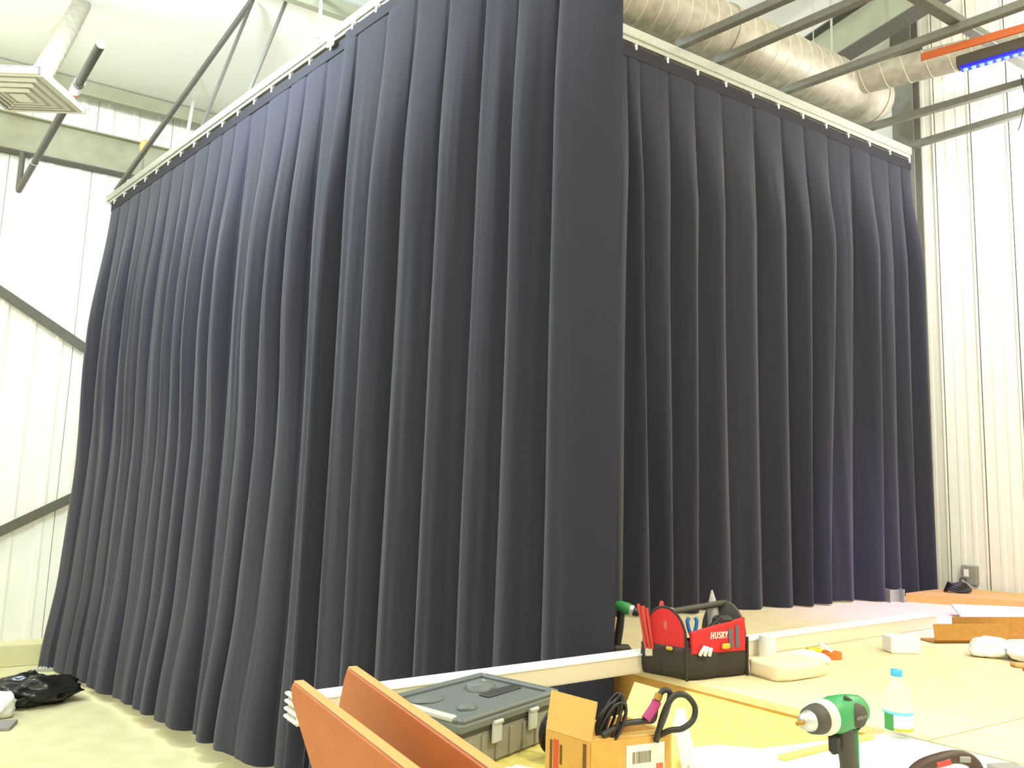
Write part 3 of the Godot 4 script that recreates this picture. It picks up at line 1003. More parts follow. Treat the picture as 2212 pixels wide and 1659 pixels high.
func grey_case():
	var st: SurfaceTool
	var o := thing("tool_case", "grey plastic tool case lying flat on the table behind the brown boards", "case", Vector3(-0.074, TABLE + 0.001, -2.10), 0.911)
	st = new_st()
	rbox(st, Vector3(0, 0.043, 0), Vector3(0.375, 0.086, 0.255), 0.008)
	for k in 7:
		rbox(st, Vector3(-0.16 + k * 0.0533, 0.04, 0.1285), Vector3(0.018, 0.066, 0.006), 0.002)
	obj("body", st, M.case_body, o)
	var lid := new_st()
	rbox(lid, Vector3(0, 0.103, 0), Vector3(0.4, 0.026, 0.275), 0.007)
	# raised rim round a sunk top
	for q in [[0.0, 0.126, 0.39, 0.02], [0.0, -0.126, 0.39, 0.02]]:
		rbox(lid, Vector3(q[0], 0.119, q[1]), Vector3(q[2], 0.012, q[3]), 0.004)
	for q in [-0.186, 0.186]:
		rbox(lid, Vector3(q, 0.119, 0), Vector3(0.024, 0.012, 0.24), 0.004)
	var lm := obj("lid", lid, M.case_lid, o)
	st = new_st(true)
	lump(st, Vector3(0.075, 0.117, -0.035), Vector3(0.045, 0.022, 0.04), 0.12, 0.1, 8)
	obj("boss", st, M.case_lid, lm)
	st = new_st(true)
	lump(st, Vector3(-0.09, 0.117, 0.06), Vector3(0.03, 0.012, 0.02), 0.12, 0.1, 9)
	obj("boss", st, M.case_lid, lm)
	st = new_st(true)
	lump(st, Vector3(-0.1, 0.117, -0.06), Vector3(0.05, 0.01, 0.03), 0.12, 0.1, 10)
	obj("boss", st, M.case_lid, lm)
	st = new_st()
	rbox(st, Vector3(0.09, 0.118, 0.02), Vector3(0.14, 0.006, 0.035), 0.002)
	obj("handle_recess", st, M.case_dark, lm)
	st = new_st()
	rbox(st, Vector3(-0.19, 0.121, 0.0), Vector3(0.02, 0.014, 0.22), 0.004)
	obj("pale_rim", st, M.latch, lm)
	for q in [-0.07, 0.075]:
		st = new_st()
		rbox(st, Vector3(q, 0.075, 0.138), Vector3(0.036, 0.05, 0.008), 0.003)
		rbox(st, Vector3(q, 0.098, 0.142), Vector3(0.036, 0.01, 0.01), 0.003)
		obj("latch", st, M.latch, o)
	st = new_st()
	rbox(st, Vector3(0, 0.088, 0), Vector3(0.39, 0.008, 0.266), 0.002)
	obj("seal_lip", st, M.case_dark, o)
	var cr := new_st(true)
	lump(cr, Vector3(-0.055, TABLE + 0.13, -2.19), Vector3(0.014, 0.009, 0.011), 0.4, 0.2, 3)
	tag(obj("foam_crumb", cr, M.white), "small white foam crumb on top of the grey tool case", "crumb")
	# black strap coil between the case and the carton
	st = new_st()
	var cc := Vector3(0.135, TABLE + 0.055, -2.0)
	for k in 6:
		var pts := []
		for q in 13:
			var aa := TAU * q / 12.0
			pts.append(cc + Vector3(cos(aa) * 0.036 + 0.004 * k, sin(aa) * (0.05 - 0.004 * k), (k - 3) * 0.009 + 0.012 * cos(aa * 2.0 + k)))
		tube(st, pts, 0.0055, 6, 2)
	tag(obj("cable_coil", st, M.black), "glossy black cable coil wedged between the grey case and the carton", "cable")


func quad_slab(st: SurfaceTool, p: Array, t: float):
	var n: Vector3 = (p[1] - p[0]).cross(p[3] - p[0]).normalized() * t * 0.5
	var c: Vector3 = (p[0] + p[1] + p[2] + p[3]) * 0.25
	st.set_smooth_group(-1)
	for s in [-1.0, 1.0]:
		face(st, [p[0] + n * s, p[1] + n * s, p[2] + n * s, p[3] + n * s], c)
	for i in 4:
		var j := (i + 1) % 4
		face(st, [p[i] - n, p[j] - n, p[j] + n, p[i] + n], c)


func carton():
	var st: SurfaceTool
	var y0 := TABLE + 0.001
	var y1 := 1.13
	var f := Vector3(0.189, 0, -1.719)      # front corner
	var l := Vector3(0.101, 0, -1.804)      # left corner
	var r := Vector3(0.373, 0, -1.804)      # right corner
	var b := Vector3(0.284, 0, -1.928)      # back corner
	var U := Vector3.UP
	var o := thing("cardboard_box", "open cardboard carton holding cables, with a white label on its side", "box")
	st = new_st()
	for e in [[f, l], [f, r], [l, b], [b, r]]:
		quad_slab(st, [e[0] + U * y0, e[1] + U * y0, e[1] + U * y1, e[0] + U * y1], 0.004)
	quad_slab(st, [f + U * (y0 + 0.002), l + U * (y0 + 0.002), b + U * (y0 + 0.002), r + U * (y0 + 0.002)], 0.004)
	var body := obj("body", st, M.card, o)
	st = new_st()
	quad_slab(st, [Vector3(0.101, y1, -1.804), Vector3(0.189, y1, -1.719), Vector3(0.2055, 1.2025, -1.756), Vector3(0.113, 1.2025, -1.845)], 0.004)
	obj("flap", st, M.card, o)
	st = new_st()
	quad_slab(st, [b + U * y1, Vector3(0.371, y1, -1.814), Vector3(0.421, 1.18, -1.926), Vector3(0.331, 1.18, -2.04)], 0.004)
	obj("flap", st, M.card_pale, o)  # lit inner face, painted paler than the other card
	st = new_st()
	var inn := (b - r).normalized()
	quad_slab(st, [f + U * y1, r + U * y1, r + inn * 0.02 + U * (y1 + 0.004), f + inn * 0.02 + U * (y1 + 0.004)], 0.005)
	obj("folded_rim", st, M.card, o)
	# shipping label with bar code and a red mark on the right-hand face
	var d := (r - f).normalized()
	var out := Vector3(-d.z, 0, d.x)
	if out.z < 0:
		out = -out
	var fr := Basis(d, U, d.cross(U))
	var at := f + d * 0.135 + out * 0.0028
	st = new_st()
	rbox(st, at + U * 1.062, Vector3(0.098, 0.108, 0.0012), 0.0003, fr)
	var lab := obj("label", st, M.white, body)
	st = new_st()
	var x := -0.032
	while x < 0.016:
		var w: float = rng.randf_range(0.001, 0.0028)
		rbox(st, at + d * x + out * 0.001 + U * 1.09, Vector3(w, 0.024, 0.0006), 0.0001, fr)
		x += w + rng.randf_range(0.001, 0.002)
	lab.set_meta("label", "white shipping label with a grey bar code")
	obj("bar_code", st, M.ink, o)
	st = new_st()
	rbox(st, at + d * 0.036 + out * 0.001 + U * 1.066, Vector3(0.018, 0.015, 0.0006), 0.0001, fr)
	obj("red_mark", st, mat(Color8(226, 118, 92), 0.7), o)
	st = new_st()
	for k in 9:
		tube(st, [at + d * (-0.024 + k * 0.0055) + out * 0.0012 + U * (1.046 - 0.004 * (k % 2)), at + d * (-0.02 + k * 0.0055) + out * 0.0012 + U * (1.054 + 0.004 * ((k * 7) % 3 - 1))], 0.0007, 5)
	obj("handwriting", st, M.black, o)
	# printing on the left-hand face
	var d2 := (l - f).normalized()
	var out2 := Vector3(d2.z, 0, -d2.x)
	if out2.z < 0:
		out2 = -out2
	var fr2 := Basis(d2, U, d2.cross(U))
	st = new_st()
	rbox(st, f + d2 * 0.092 + out2 * 0.0026 + U * 1.083, Vector3(0.014, 0.066, 0.0008), 0.0001, fr2)
	obj("red_print", st, M.print_red, o)
	for q in [[0.106, 1.083, 0.006, 0.06], [0.078, 1.088, 0.006, 0.04], [0.014, 1.10, 0.009, 0.05], [0.016, 1.058, 0.018, 0.034]]:
		st = new_st()
		rbox(st, f + d2 * q[0] + out2 * 0.0026 + U * q[1], Vector3(q[2], q[3], 0.0008), 0.0001, fr2)
		obj("dark_print", st, M.print_dark, o)
	# cables in the carton
	st = new_st()
	var c := Vector3(0.238, 1.165, -1.768)
	for k in 9:
		var pts := []
		var rx: float = 0.007 + 0.0026 * ((k * 4) % 9)
		var ry: float = 0.036 + 0.0028 * ((k * 5) % 9)
		for q in 15:
			var aa := TAU * q / 14.0
			pts.append(c + Vector3(cos(aa) * rx + sin(aa) * (0.012 + 0.001 * k), sin(aa) * ry - 0.004 * (k % 3), 0.0045 * (k - 4) + cos(aa) * 0.006))
		tube(st, pts, 0.0032, 7, 3)
	tag(obj("cable_hank", st, M.rubber), "upright hank of dark cable in the carton's left half", "cable")
	st = new_st()
	tube(st, [Vector3(0.215, 1.14, -1.74), Vector3(0.262, 1.158, -1.76), Vector3(0.31, 1.162, -1.775), Vector3(0.33, 1.165, -1.78), Vector3(0.338, 1.2, -1.785), Vector3(0.352, 1.222, -1.79), Vector3(0.368, 1.218, -1.79), Vector3(0.36, 1.18, -1.79), Vector3(0.34, 1.13, -1.79)], 0.0065, 8)
	tube(st, [Vector3(0.335, 1.12, -1.775), Vector3(0.352, 1.18, -1.775), Vector3(0.372, 1.214, -1.775), Vector3(0.398, 1.218, -1.775), Vector3(0.418, 1.196, -1.775), Vector3(0.414, 1.17, -1.77), Vector3(0.39, 1.152, -1.765), Vector3(0.362, 1.145, -1.77), Vector3(0.33, 1.12, -1.79)], 0.0065, 8)
	var lp = tag(obj("cable_loop", st, M.rubber), "thick dark cable looping out over the carton's right rim, with a magenta sleeve", "cable")
	st = new_st()
	tube(st, [Vector3(0.312, 1.166, -1.772), Vector3(0.332, 1.19, -1.782), Vector3(0.338, 1.202, -1.784)], 0.0105, 10)
	obj("magenta_sleeve", st, M.magenta, lp)
	st = new_st()
	tube(st, [Vector3(0.3385, 1.203, -1.7845), Vector3(0.344, 1.216, -1.788)], 0.0085, 10)
	obj("yellow_sleeve", st, M.brass, lp)
	# white strip of card standing behind the carton
	st = new_st()
	quad_slab(st, [Vector3(0.424, TABLE + 0.001, -1.9), Vector3(0.462, TABLE + 0.001, -1.9), Vector3(0.446, 1.13, -2.0), Vector3(0.41, 1.13, -2.0)], 0.006)
	tag(obj("white_strip", st, M.white), "white strip of board leaning behind the carton's right corner", "board")


# ------------------------------------------------------------------ tools and litter
func small_things():
	tool_bag()
	big_drill()
	small_drill()
	bottle()
	litter()


func dome(w: float, h: float) -> PackedVector2Array:
	var p := PackedVector2Array([Vector2(-w / 2, 0), Vector2(w / 2, 0)])
	for k in 13:
		var a := lerpf(0.12, PI - 0.12, k / 12.0)
		p.append(Vector2(cos(a) * w * 0.5 * (1.0 if absf(cos(a)) > 0.7 else 0.99), h * 0.5 + sin(a) * h * 0.5))
	return p


func tool_bag():
	var st: SurfaceTool
	var U := Vector3.UP
	var p0 := Vector3(0.616, DECK + 0.001, -2.735)
	var e1 := Vector3(-0.127, 0, -0.10)
	var e2 := Vector3(0.234, 0, -0.118)
	var l1 := e1.length()
	var l2 := e2.length()
	var n1 := Vector3(-0.61, 0, 0.79)
	var n2 := Vector3(0.45, 0, 0.893)
	var o := thing("tool_bag", "red and black open tool bag with tube handle, full of tools, on the platform corner", "bag")
	# lower pocket band, pleated, all round
	st = new_st(true)
	var ring0 := []
	var cs := [p0, p0 + e2, p0 + e2 + e1, p0 + e1]
	var cen: Vector3 = (cs[0] + cs[2]) * 0.5
	var n := FastNoiseLite.new()
	n.seed = 3
	n.frequency = 6.0
	for i in 4:
		for k in 16:
			ring0.append(cs[i].lerp(cs[(i + 1) % 4], k / 16.0))
	var levels := [[0.0, -0.006], [0.006, 0.004], [0.03, 0.01], [0.06, 0.012], [0.09, 0.009], [0.103, 0.007], [0.106, 0.002]]
	var P := func(i: int, v: int) -> Vector3:
		var q: Vector3 = ring0[i % 64]
		var out := (q - cen).normalized()
		var k := i % 16
		var puff := 0.009 * absf(sin(PI * (k % 8) / 8.0)) if v > 0 and v < 6 else 0.0
		return q + out * (levels[v][1] + puff + 0.004 * n.get_noise_3dv(q * 8.0 + Vector3(0, levels[v][0] * 20.0, 0))) + U * levels[v][0]
	for v in levels.size() - 1:
		for i in 64:
			face(st, [P.call(i, v), P.call(i + 1, v), P.call(i + 1, v + 1), P.call(i, v + 1)], cen + U * 0.05)
	for i in 64:
		face(st, [P.call(i, 0), P.call(i + 1, 0), cen], cen + U)
	obj("pocket_band", st, M.black_cloth, o)
	# inner liner floor
	st = new_st()
	quad_slab(st, [p0 + U * 0.07 + (e1 + e2) * 0.02, p0 + e2 * 0.98 + e1 * 0.02 + U * 0.07, p0 + e2 * 0.98 + e1 * 0.98 + U * 0.07, p0 + e1 * 0.98 + e2 * 0.02 + U * 0.07], 0.004)
	obj("liner", st, M.black_cloth, o)
	# end panels
	var x1 := e1.normalized()
	st = new_st()
	slab(st, p0 + e1 * 0.5 + n1 * 0.002 + U * 0.02, x1, U, dome(l1 * 0.98, 0.21), 0.006, 0.0)
	var ep := obj("end_panel", st, M.red_cloth, o)
	ep.set_meta("label", "red dome-shaped end panel")
	st = new_st()
	var edge := []
	for q in dome(l1 * 0.98, 0.21):
		edge.append(p0 + e1 * 0.5 + n1 * 0.002 + U * 0.02 + x1 * q.x + U * q.y)
	edge.append(edge[0])
	tube(st, edge.slice(1, edge.size()), 0.005, 7, 2)
	obj("piping", st, M.black_cloth, ep)
	st = new_st()
	slab(st, p0 + e1 * 0.47 + n1 * 0.006 + U * 0.155, x1, U, PackedVector2Array([Vector2(-0.006, 0.0), Vector2(0.005, 0.004), Vector2(0.008, 0.026), Vector2(0.0, 0.034), Vector2(-0.008, 0.022)]), 0.0016, 0.0)
	obj("emblem", st, mat(Color8(196, 92, 80), 0.7), ep)
	st = new_st()
	slab(st, p0 + e2 + e1 * 0.5 - U * -0.02, x1, U, dome(l1 * 1.0, 0.225), 0.014, 0.0)
	var fp := obj("end_panel", st, M.grey_cloth, o)
	fp.set_meta("label", "dark grey far end panel")
	# red side roll on the long face, with its lettering and two grey straps
	var x2 := e2.normalized()
	st = new_st()
	slab(st, p0 + n2 * 0.006 + U * 0.085, x2, U, PackedVector2Array([Vector2(0.012, 0), Vector2(l2 - 0.012, 0.0), Vector2(l2 - 0.014, 0.112), Vector2(0.012, 0.072)]), 0.018, 0.004)
	var sd := obj("side_panel", st, M.red_cloth, o)
	for q in [0.172, 0.202]:
		st = new_st()
		slab(st, p0 + n2 * 0.0165 + U * 0.098, x2, U, PackedVector2Array([Vector2(q, 0), Vector2(q + 0.016, 0), Vector2(q + 0.012, 0.066 + (q - 0.17) * 0.3), Vector2(q - 0.004, 0.066 + (q - 0.17) * 0.3)]), 0.004, 0.0)
		obj("strap", st, mat(Color8(96, 98, 112), 0.8), sd)
	var tm := TextMesh.new()
	tm.text = "HUSKY"
	var sf := SystemFont.new()
	sf.font_names = PackedStringArray(["Droid Sans"])
	sf.font_weight = 700
	tm.font = sf
	tm.font_size = 16
	tm.pixel_size = 0.0016
	tm.depth = 0.002
	var tx := MeshInstance3D.new()
	tx.mesh = tm
	tx.material_override = M.text_white
	tx.name = "lettering"
	sd.add_child(tx, true)
	tx.transform = Transform3D(Basis(x2, Vector3(0.1, 1, 0).normalized(), n2) * Basis.from_scale(Vector3(0.95, 1.15, 1)), p0 + x2 * 0.128 + n2 * 0.0165 + U * 0.143)
	# seams at the corners
	for c in [p0 + (n1 + n2) * 0.006, p0 + e2 + n2 * 0.008]:
		st = new_st()
		tube(st, [c, c + U * 0.13], 0.005, 7)
		obj("corner_seam", st, M.black_cloth, o)
	# tube handle between the end panels
	st = new_st()
	var h0 := p0 + e1 * 0.5 + U * 0.212
	var h1 := p0 + e2 + e1 * 0.5 + U * 0.235
	tube(st, [h0, h1], 0.011, 12)
	obj("handle", st, M.drill_dark, o)
	st = new_st()
	tube(st, [h0.lerp(h1, 0.02), h0.lerp(h1, 0.12)], 0.0135, 12)
	obj("handle_collar", st, M.grey, o)
	# cream interior cloth seen under the handle
	# tools standing in the bag
	for q in [[Vector3(0.497, 1.12, -2.80), Vector3(0.468, 1.266, -2.8), "left of the pair"], [Vector3(0.507, 1.12, -2.80), Vector3(0.485, 1.26, -2.795), "right of the pair"]]:
		var pt := thing("pliers", "long red handled pliers at the bag's left corner, " + q[2], "pliers", q[0], 0.0, "red handled pliers")
		var dv: Vector3 = q[1] - q[0]
		st = new_st()
		tube(st, [Vector3(-0.006, 0, 0), dv * 0.5 + Vector3(-0.004, 0, 0), dv + Vector3(-0.005, 0, 0)], 0.0055, 8)
		obj("handle", st, M.red, pt)
		st = new_st()
		tube(st, [Vector3(0.006, 0, 0.004), dv * 0.5 + Vector3(0.005, 0, 0.006), dv * 0.96 + Vector3(0.005, 0, 0.004)], 0.0055, 8)
		obj("handle", st, M.red, pt)
		st = new_st()
		rbox(st, Vector3(0, -0.012, 0), Vector3(0.016, 0.03, 0.01), 0.003)
		obj("jaw", st, M.silver, pt)
	for q in [[Vector3(0.541, 1.2, -2.81), Vector3(0.546, 1.278, -2.81), 0.0085, M.red, "screwdriver with a fat red handle behind the red end panel", "screwdriver"], [Vector3(0.572, 1.2, -2.82), Vector3(0.578, 1.256, -2.82), 0.0065, M.red, "short red handled screwdriver next to the bag's tube handle", "screwdriver"]]:
		var s2 := thing("screwdriver", q[4], q[5], q[0])
		st = new_st(true)
		var hh: float = q[1].distance_to(q[0])
		lathe(st, Vector3.ZERO, frame(q[1] - q[0]), [Vector2(0, 0), Vector2(0, q[2] * 0.7), Vector2(hh * 0.3, q[2]), Vector2(hh * 0.85, q[2]), Vector2(hh, q[2] * 0.6), Vector2(hh, 0)], 10)
		obj("handle", st, q[3], s2)
		st = new_st()
		tube(st, [Vector3(0, -0.09, 0), Vector3(0, 0.002, 0)], 0.003, 6)
		obj("shaft", st, M.silver, s2)
	var bp := thing("pliers", "blue handled pliers standing open in the bag under the tube handle", "pliers", Vector3(0.65, 1.16, -2.8))
	for s in [-1.0, 1.0]:
		st = new_st()
		tube(st, [Vector3(0, 0, 0), Vector3(0.012 * s, 0.03, 0), Vector3(0.016 * s, 0.056, 0), Vector3(0.01 * s, 0.066, 0)], 0.0065, 8)
		obj("handle", st, M.blue, bp)
	st = new_st()
	rbox(st, Vector3(0, -0.018, 0), Vector3(0.014, 0.04, 0.009), 0.003)
	obj("jaw", st, M.silver, bp)
	var mt := thing("wire_stripper", "black tool with a grey grip leaning inside the bag towards the far end", "tool", Vector3(0.7, 1.11, -2.81))
	st = new_st()
	bar(st, Vector3(-0.03, 0.03, 0.01), Vector3(0.06, 0.12, 0), 0.028, 0.02, 0.005)
	rbox(st, Vector3(0.06, 0.08, -0.01), Vector3(0.07, 0.09, 0.03), 0.012)
	obj("body", st, M.black, mt)
	st = new_st()
	bar(st, Vector3(-0.005, 0.055, 0.014), Vector3(0.045, 0.1, 0.012), 0.008, 0.008, 0.002)
	obj("grip", st, mat(Color8(128, 118, 116), 0.6), mt)
	st = new_st()
	rbox(st, Vector3(0.7, 1.18, -2.778), Vector3(0.022, 0.012, 0.01), 0.004, Basis(Vector3(0, 0, 1), 0.6))
	st = new_st()
	bar(st, Vector3(0.665, 1.155, -2.765), Vector3(0.69, 1.176, -2.775), 0.012, 0.012, 0.004)
	tag(obj("marker_pen", st, M.yellow), "short yellow marker sticking out behind the red side panel", "marker")
	st = new_st(true)
	lathe(st, Vector3(0.755, 1.12, -2.9), frame(Vector3(-0.06, 1, 0)), [Vector2(0, 0), Vector2(0, 0.024), Vector2(0.13, 0.02), Vector2(0.19, 0.003), Vector2(0.191, 0)], 4)
	tag(obj("caulk_nozzle", st, mat(Color8(178, 172, 168), 0.6)), "grey cone nozzle poking up behind the bag's tube handle", "nozzle")
	var wg := thing("clamp", "white plastic clamp clipped in the front pocket of the tool bag", "clamp", p0 + e2 * 0.2 + n2 * 0.03 + U * 0.098)
	for k in 3:
		st = new_st()
		tube(st, [Vector3(-0.016 + k * 0.016, -0.014, 0), Vector3(-0.01 + k * 0.014, 0.0, 0.004), Vector3(0.002 + k * 0.01, 0.016 - 0.003 * k, 0)], 0.006, 8)
		obj("claw", st, M.white, wg)
	st = new_st()
	rbox(st, p0 + e2 * 0.57 + n2 * 0.026 + U * 0.108, Vector3(0.034, 0.018, 0.01), 0.004, frame(x2))
	tag(obj("yellow_tag", st, mat(Color8(232, 180, 40), 0.6)), "yellow tag on the tool bag's front pocket, right of the white clamp", "tag")
	st = new_st()
	rbox(st, p0 + e1 * 0.32 + n1 * 0.024 + U * 0.1, Vector3(0.024, 0.012, 0.008), 0.003, frame(x1))
	tag(obj("yellow_clip", st, mat(Color8(190, 160, 60), 0.6)), "dull yellow clip at the foot of the bag's red end panel", "clip")


func big_drill():
	var st: SurfaceTool
	var ax := Vector3(-0.85, -0.03, 0.53).normalized()
	var f := frame(ax)
	# drill stands on its battery
	var o := thing("cordless_drill", "green cordless drill with a black chuck standing on the white board", "drill", Vector3(0.676, DECK, -1.66))
	var C := Vector3(0.004, 0.19, 0)
	st = new_st(true)
	lathe(st, C, f, [Vector2(-0.075, 0), Vector2(-0.075, 0.018), Vector2(-0.066, 0.028), Vector2(-0.03, 0.034), Vector2(0.01, 0.036), Vector2(0.03, 0.033), Vector2(0.038, 0.03)], 28)
	var hs := obj("housing", st, M.green, o)
	# grip
	var g := f.x * -0.02
	st = new_st(true)
	var secs := [[-0.012, 0.024, 0.02, 0.0], [-0.05, 0.021, 0.017, -0.004], [-0.1, 0.019, 0.016, -0.012], [-0.15, 0.022, 0.018, -0.018], [-0.172, 0.026, 0.022, -0.018]]
	var S := func(i: int, k: int) -> Vector3:
		var a := TAU * k / 16.0
		var s: Array = secs[i]
		return C + g + f.x * (s[3] + cos(a) * s[1]) + f.z * sin(a) * s[2] + Vector3.UP * s[0]
	for i in secs.size() - 1:
		for k in 16:
			face(st, [S.call(i, k), S.call(i + 1, k), S.call(i + 1, k + 1), S.call(i, k + 1)], C + g + f.x * secs[i][3] + Vector3.UP * (secs[i][0] + secs[i + 1][0]) * 0.5)
	obj("grip", st, M.drill_dark, o)
	st = new_st()
	rbox(st, C + g + f.x * -0.028 + Vector3.UP * -0.09, Vector3(0.012, 0.15, 0.026), 0.005, f)
	obj("grip_spine", st, M.green, o)
	st = new_st()
	rbox(st, C + f.x * 0.012 + Vector3.UP * -0.055, Vector3(0.026, 0.04, 0.02), 0.007, f)
	obj("trigger", st, M.black, o)
	st = new_st()
	rbox(st, C + g + f.x * -0.012 + Vector3.UP * -0.187, Vector3(0.1, 0.034, 0.062), 0.009, f)
	obj("battery", st, M.black, o)
	st = new_st(true)
	lathe(st, C, f, [Vector2(0.036, 0.03), Vector2(0.036, 0.0335), Vector2(0.044, 0.0345), Vector2(0.058, 0.0325), Vector2(0.06, 0.026)], 28)
	obj("clutch_ring", st, mat(Color8(226, 218, 200), 0.5), o)
	st = new_st(true)
	lathe(st, C, f, [Vector2(0.058, 0.029), Vector2(0.07, 0.0285), Vector2(0.086, 0.025), Vector2(0.09, 0.018)], 28)
	var ck := obj("chuck", st, M.drill_dark, o)
	st = new_st(true)
	lathe(st, C, f, [Vector2(0.086, 0.021), Vector2(0.096, 0.0185), Vector2(0.108, 0.013), Vector2(0.109, 0)], 20)
	obj("chuck_nose", st, M.silver, ck)
	st = new_st(true)
	lathe(st, C, f, [Vector2(0.106, 0.0055), Vector2(0.125, 0.0045), Vector2(0.126, 0)], 6)
	obj("bit", st, M.brass, ck)
	# dark oval badge and vent on the side facing the viewer
	var side := (f.z if f.z.z > 0 else -f.z)
	st = new_st(true)
	lathe(st, C + f.x * -0.024 + side * 0.0245, frame(side), [Vector2(0, 0.024), Vector2(0.0115, 0.021), Vector2(0.0125, 0.0)], 24)
	obj("badge", st, M.drill_dark, hs)
	st = new_st()
	rbox(st, C + f.x * -0.075 + Vector3.UP * -0.004, Vector3(0.02, 0.022, 0.034), 0.006, f)
	obj("end_cap", st, M.drill_dark, hs)
	for q in [[-0.012, 0.03, 0.5], [-0.05, -0.024, -0.6], [-0.018, -0.03, 0.35]]:
		st = new_st()
		rbox(st, C + f.x * q[0] + Vector3.UP * q[1] + side * 0.017, Vector3(0.03, 0.008, 0.008), 0.003, f * Basis(Vector3(0, 0, 1), q[2]))
		obj("vent", st, M.drill_dark, hs)
	var tm := TextMesh.new()
	tm.text = "HITACHI"
	var sf := SystemFont.new()
	sf.font_names = PackedStringArray(["Droid Sans"])
	sf.font_italic = true
	tm.font = sf
	tm.font_size = 16
	tm.pixel_size = 0.00048
	tm.depth = 0.001
	var tx := MeshInstance3D.new()
	tx.mesh = tm
	tx.material_override = M.text_grey
	tx.name = "lettering"
	hs.add_child(tx, true)
	tx.transform = Transform3D(Basis(-f.x if f.x.x < 0 else f.x, Vector3.UP, side).orthonormalized(), C + f.x * -0.024 + side * 0.0375 + Vector3.UP * -0.002)


func small_drill():
	var st: SurfaceTool
	var ax := Vector3(0.93, -0.25, 0.27).normalized()
	var f := frame(ax)
	var o := thing("cordless_drill", "second green drill standing on the platform's left edge behind the tool bag", "drill", Vector3(0.468, DECK, -3.13))
	var C := Vector3(-0.005, 0.175, 0)
	st = new_st(true)
	lathe(st, C, f, [Vector2(-0.035, 0), Vector2(-0.035, 0.014), Vector2(-0.02, 0.022), Vector2(0.015, 0.024), Vector2(0.024, 0.02)], 20)
	obj("housing", st, M.green, o)
	st = new_st(true)
	lathe(st, C, f, [Vector2(0.022, 0.021), Vector2(0.036, 0.021), Vector2(0.038, 0.018)], 20)
	obj("clutch_ring", st, M.silver, o)
	st = new_st(true)
	lathe(st, C, f, [Vector2(0.037, 0.019), Vector2(0.055, 0.017), Vector2(0.062, 0.011), Vector2(0.063, 0)], 20)
	obj("chuck", st, M.rubber, o)
	st = new_st()
	tube(st, [C + Vector3(-0.012, -0.01, 0), C + Vector3(-0.016, -0.07, 0), C + Vector3(-0.026, -0.14, 0)], 0.016, 10)
	obj("grip", st, M.black, o)
	st = new_st()
	rbox(st, C + Vector3(-0.038, -0.075, 0.01), Vector3(0.008, 0.085, 0.012), 0.003, Basis(Vector3(0, 0, 1), -0.14))
	obj("pale_strip", st, M.card_pale, o)
	st = new_st()
	rbox(st, Vector3(-0.012, 0.018, 0), Vector3(0.07, 0.036, 0.05), 0.008)
	obj("battery", st, M.drill_dark, o)


func bottle():
	var st: SurfaceTool
	var o := thing("water_bottle", "clear plastic water bottle with a blue cap and green label on the white board", "bottle", Vector3(1.062, DECK + 0.0005, -2.2))
	var f := frame(Vector3.UP)
	st = new_st(true)
	lathe(st, Vector3.ZERO, f, [Vector2(0, 0), Vector2(0.0, 0.03), Vector2(0.006, 0.036), Vector2(0.02, 0.037), Vector2(0.095, 0.037), Vector2(0.118, 0.033), Vector2(0.142, 0.018), Vector2(0.15, 0.0125), Vector2(0.158, 0.0125)], 32)
	obj("body", st, M.clear, o)
	st = new_st(true)
	lathe(st, Vector3.ZERO, f, [Vector2(0.153, 0.0), Vector2(0.153, 0.0145), Vector2(0.169, 0.0145), Vector2(0.171, 0.0)], 20)
	obj("cap", st, mat(Color8(70, 172, 224), 0.5), o)
	# wrap-round label: white field with blue top band and green edges
	var bands := [[-3.14, 3.14, 0.018, 0.066, 0.0374, M.white, "label_band"], [-3.14, 3.14, 0.058, 0.066, 0.0377, mat(Color8(120, 206, 226), 0.6), "label_stripe"], [2.3, 3.05, 0.018, 0.06, 0.0378, M.green, "label_stripe"], [-0.25, 0.3, 0.02, 0.062, 0.0378, M.green, "label_stripe"], [0.3, 2.3, 0.018, 0.026, 0.0378, mat(Color8(190, 190, 70), 0.6), "label_stripe"]]
	for b in bands:
		st = new_st(true)
		for k in 24:
			var a0 := lerpf(b[0], b[1], k / 24.0)
			var a1 := lerpf(b[0], b[1], (k + 1) / 24.0)
			var q := []
			for e in [[a0, b[2]], [a1, b[2]], [a1, b[3]], [a0, b[3]]]:
				q.append(Vector3(cos(e[0]) * b[4], e[1], sin(e[0]) * b[4]))
			face(st, q, Vector3(0, 0.04, 0))
		obj(b[6], st, b[5], o)


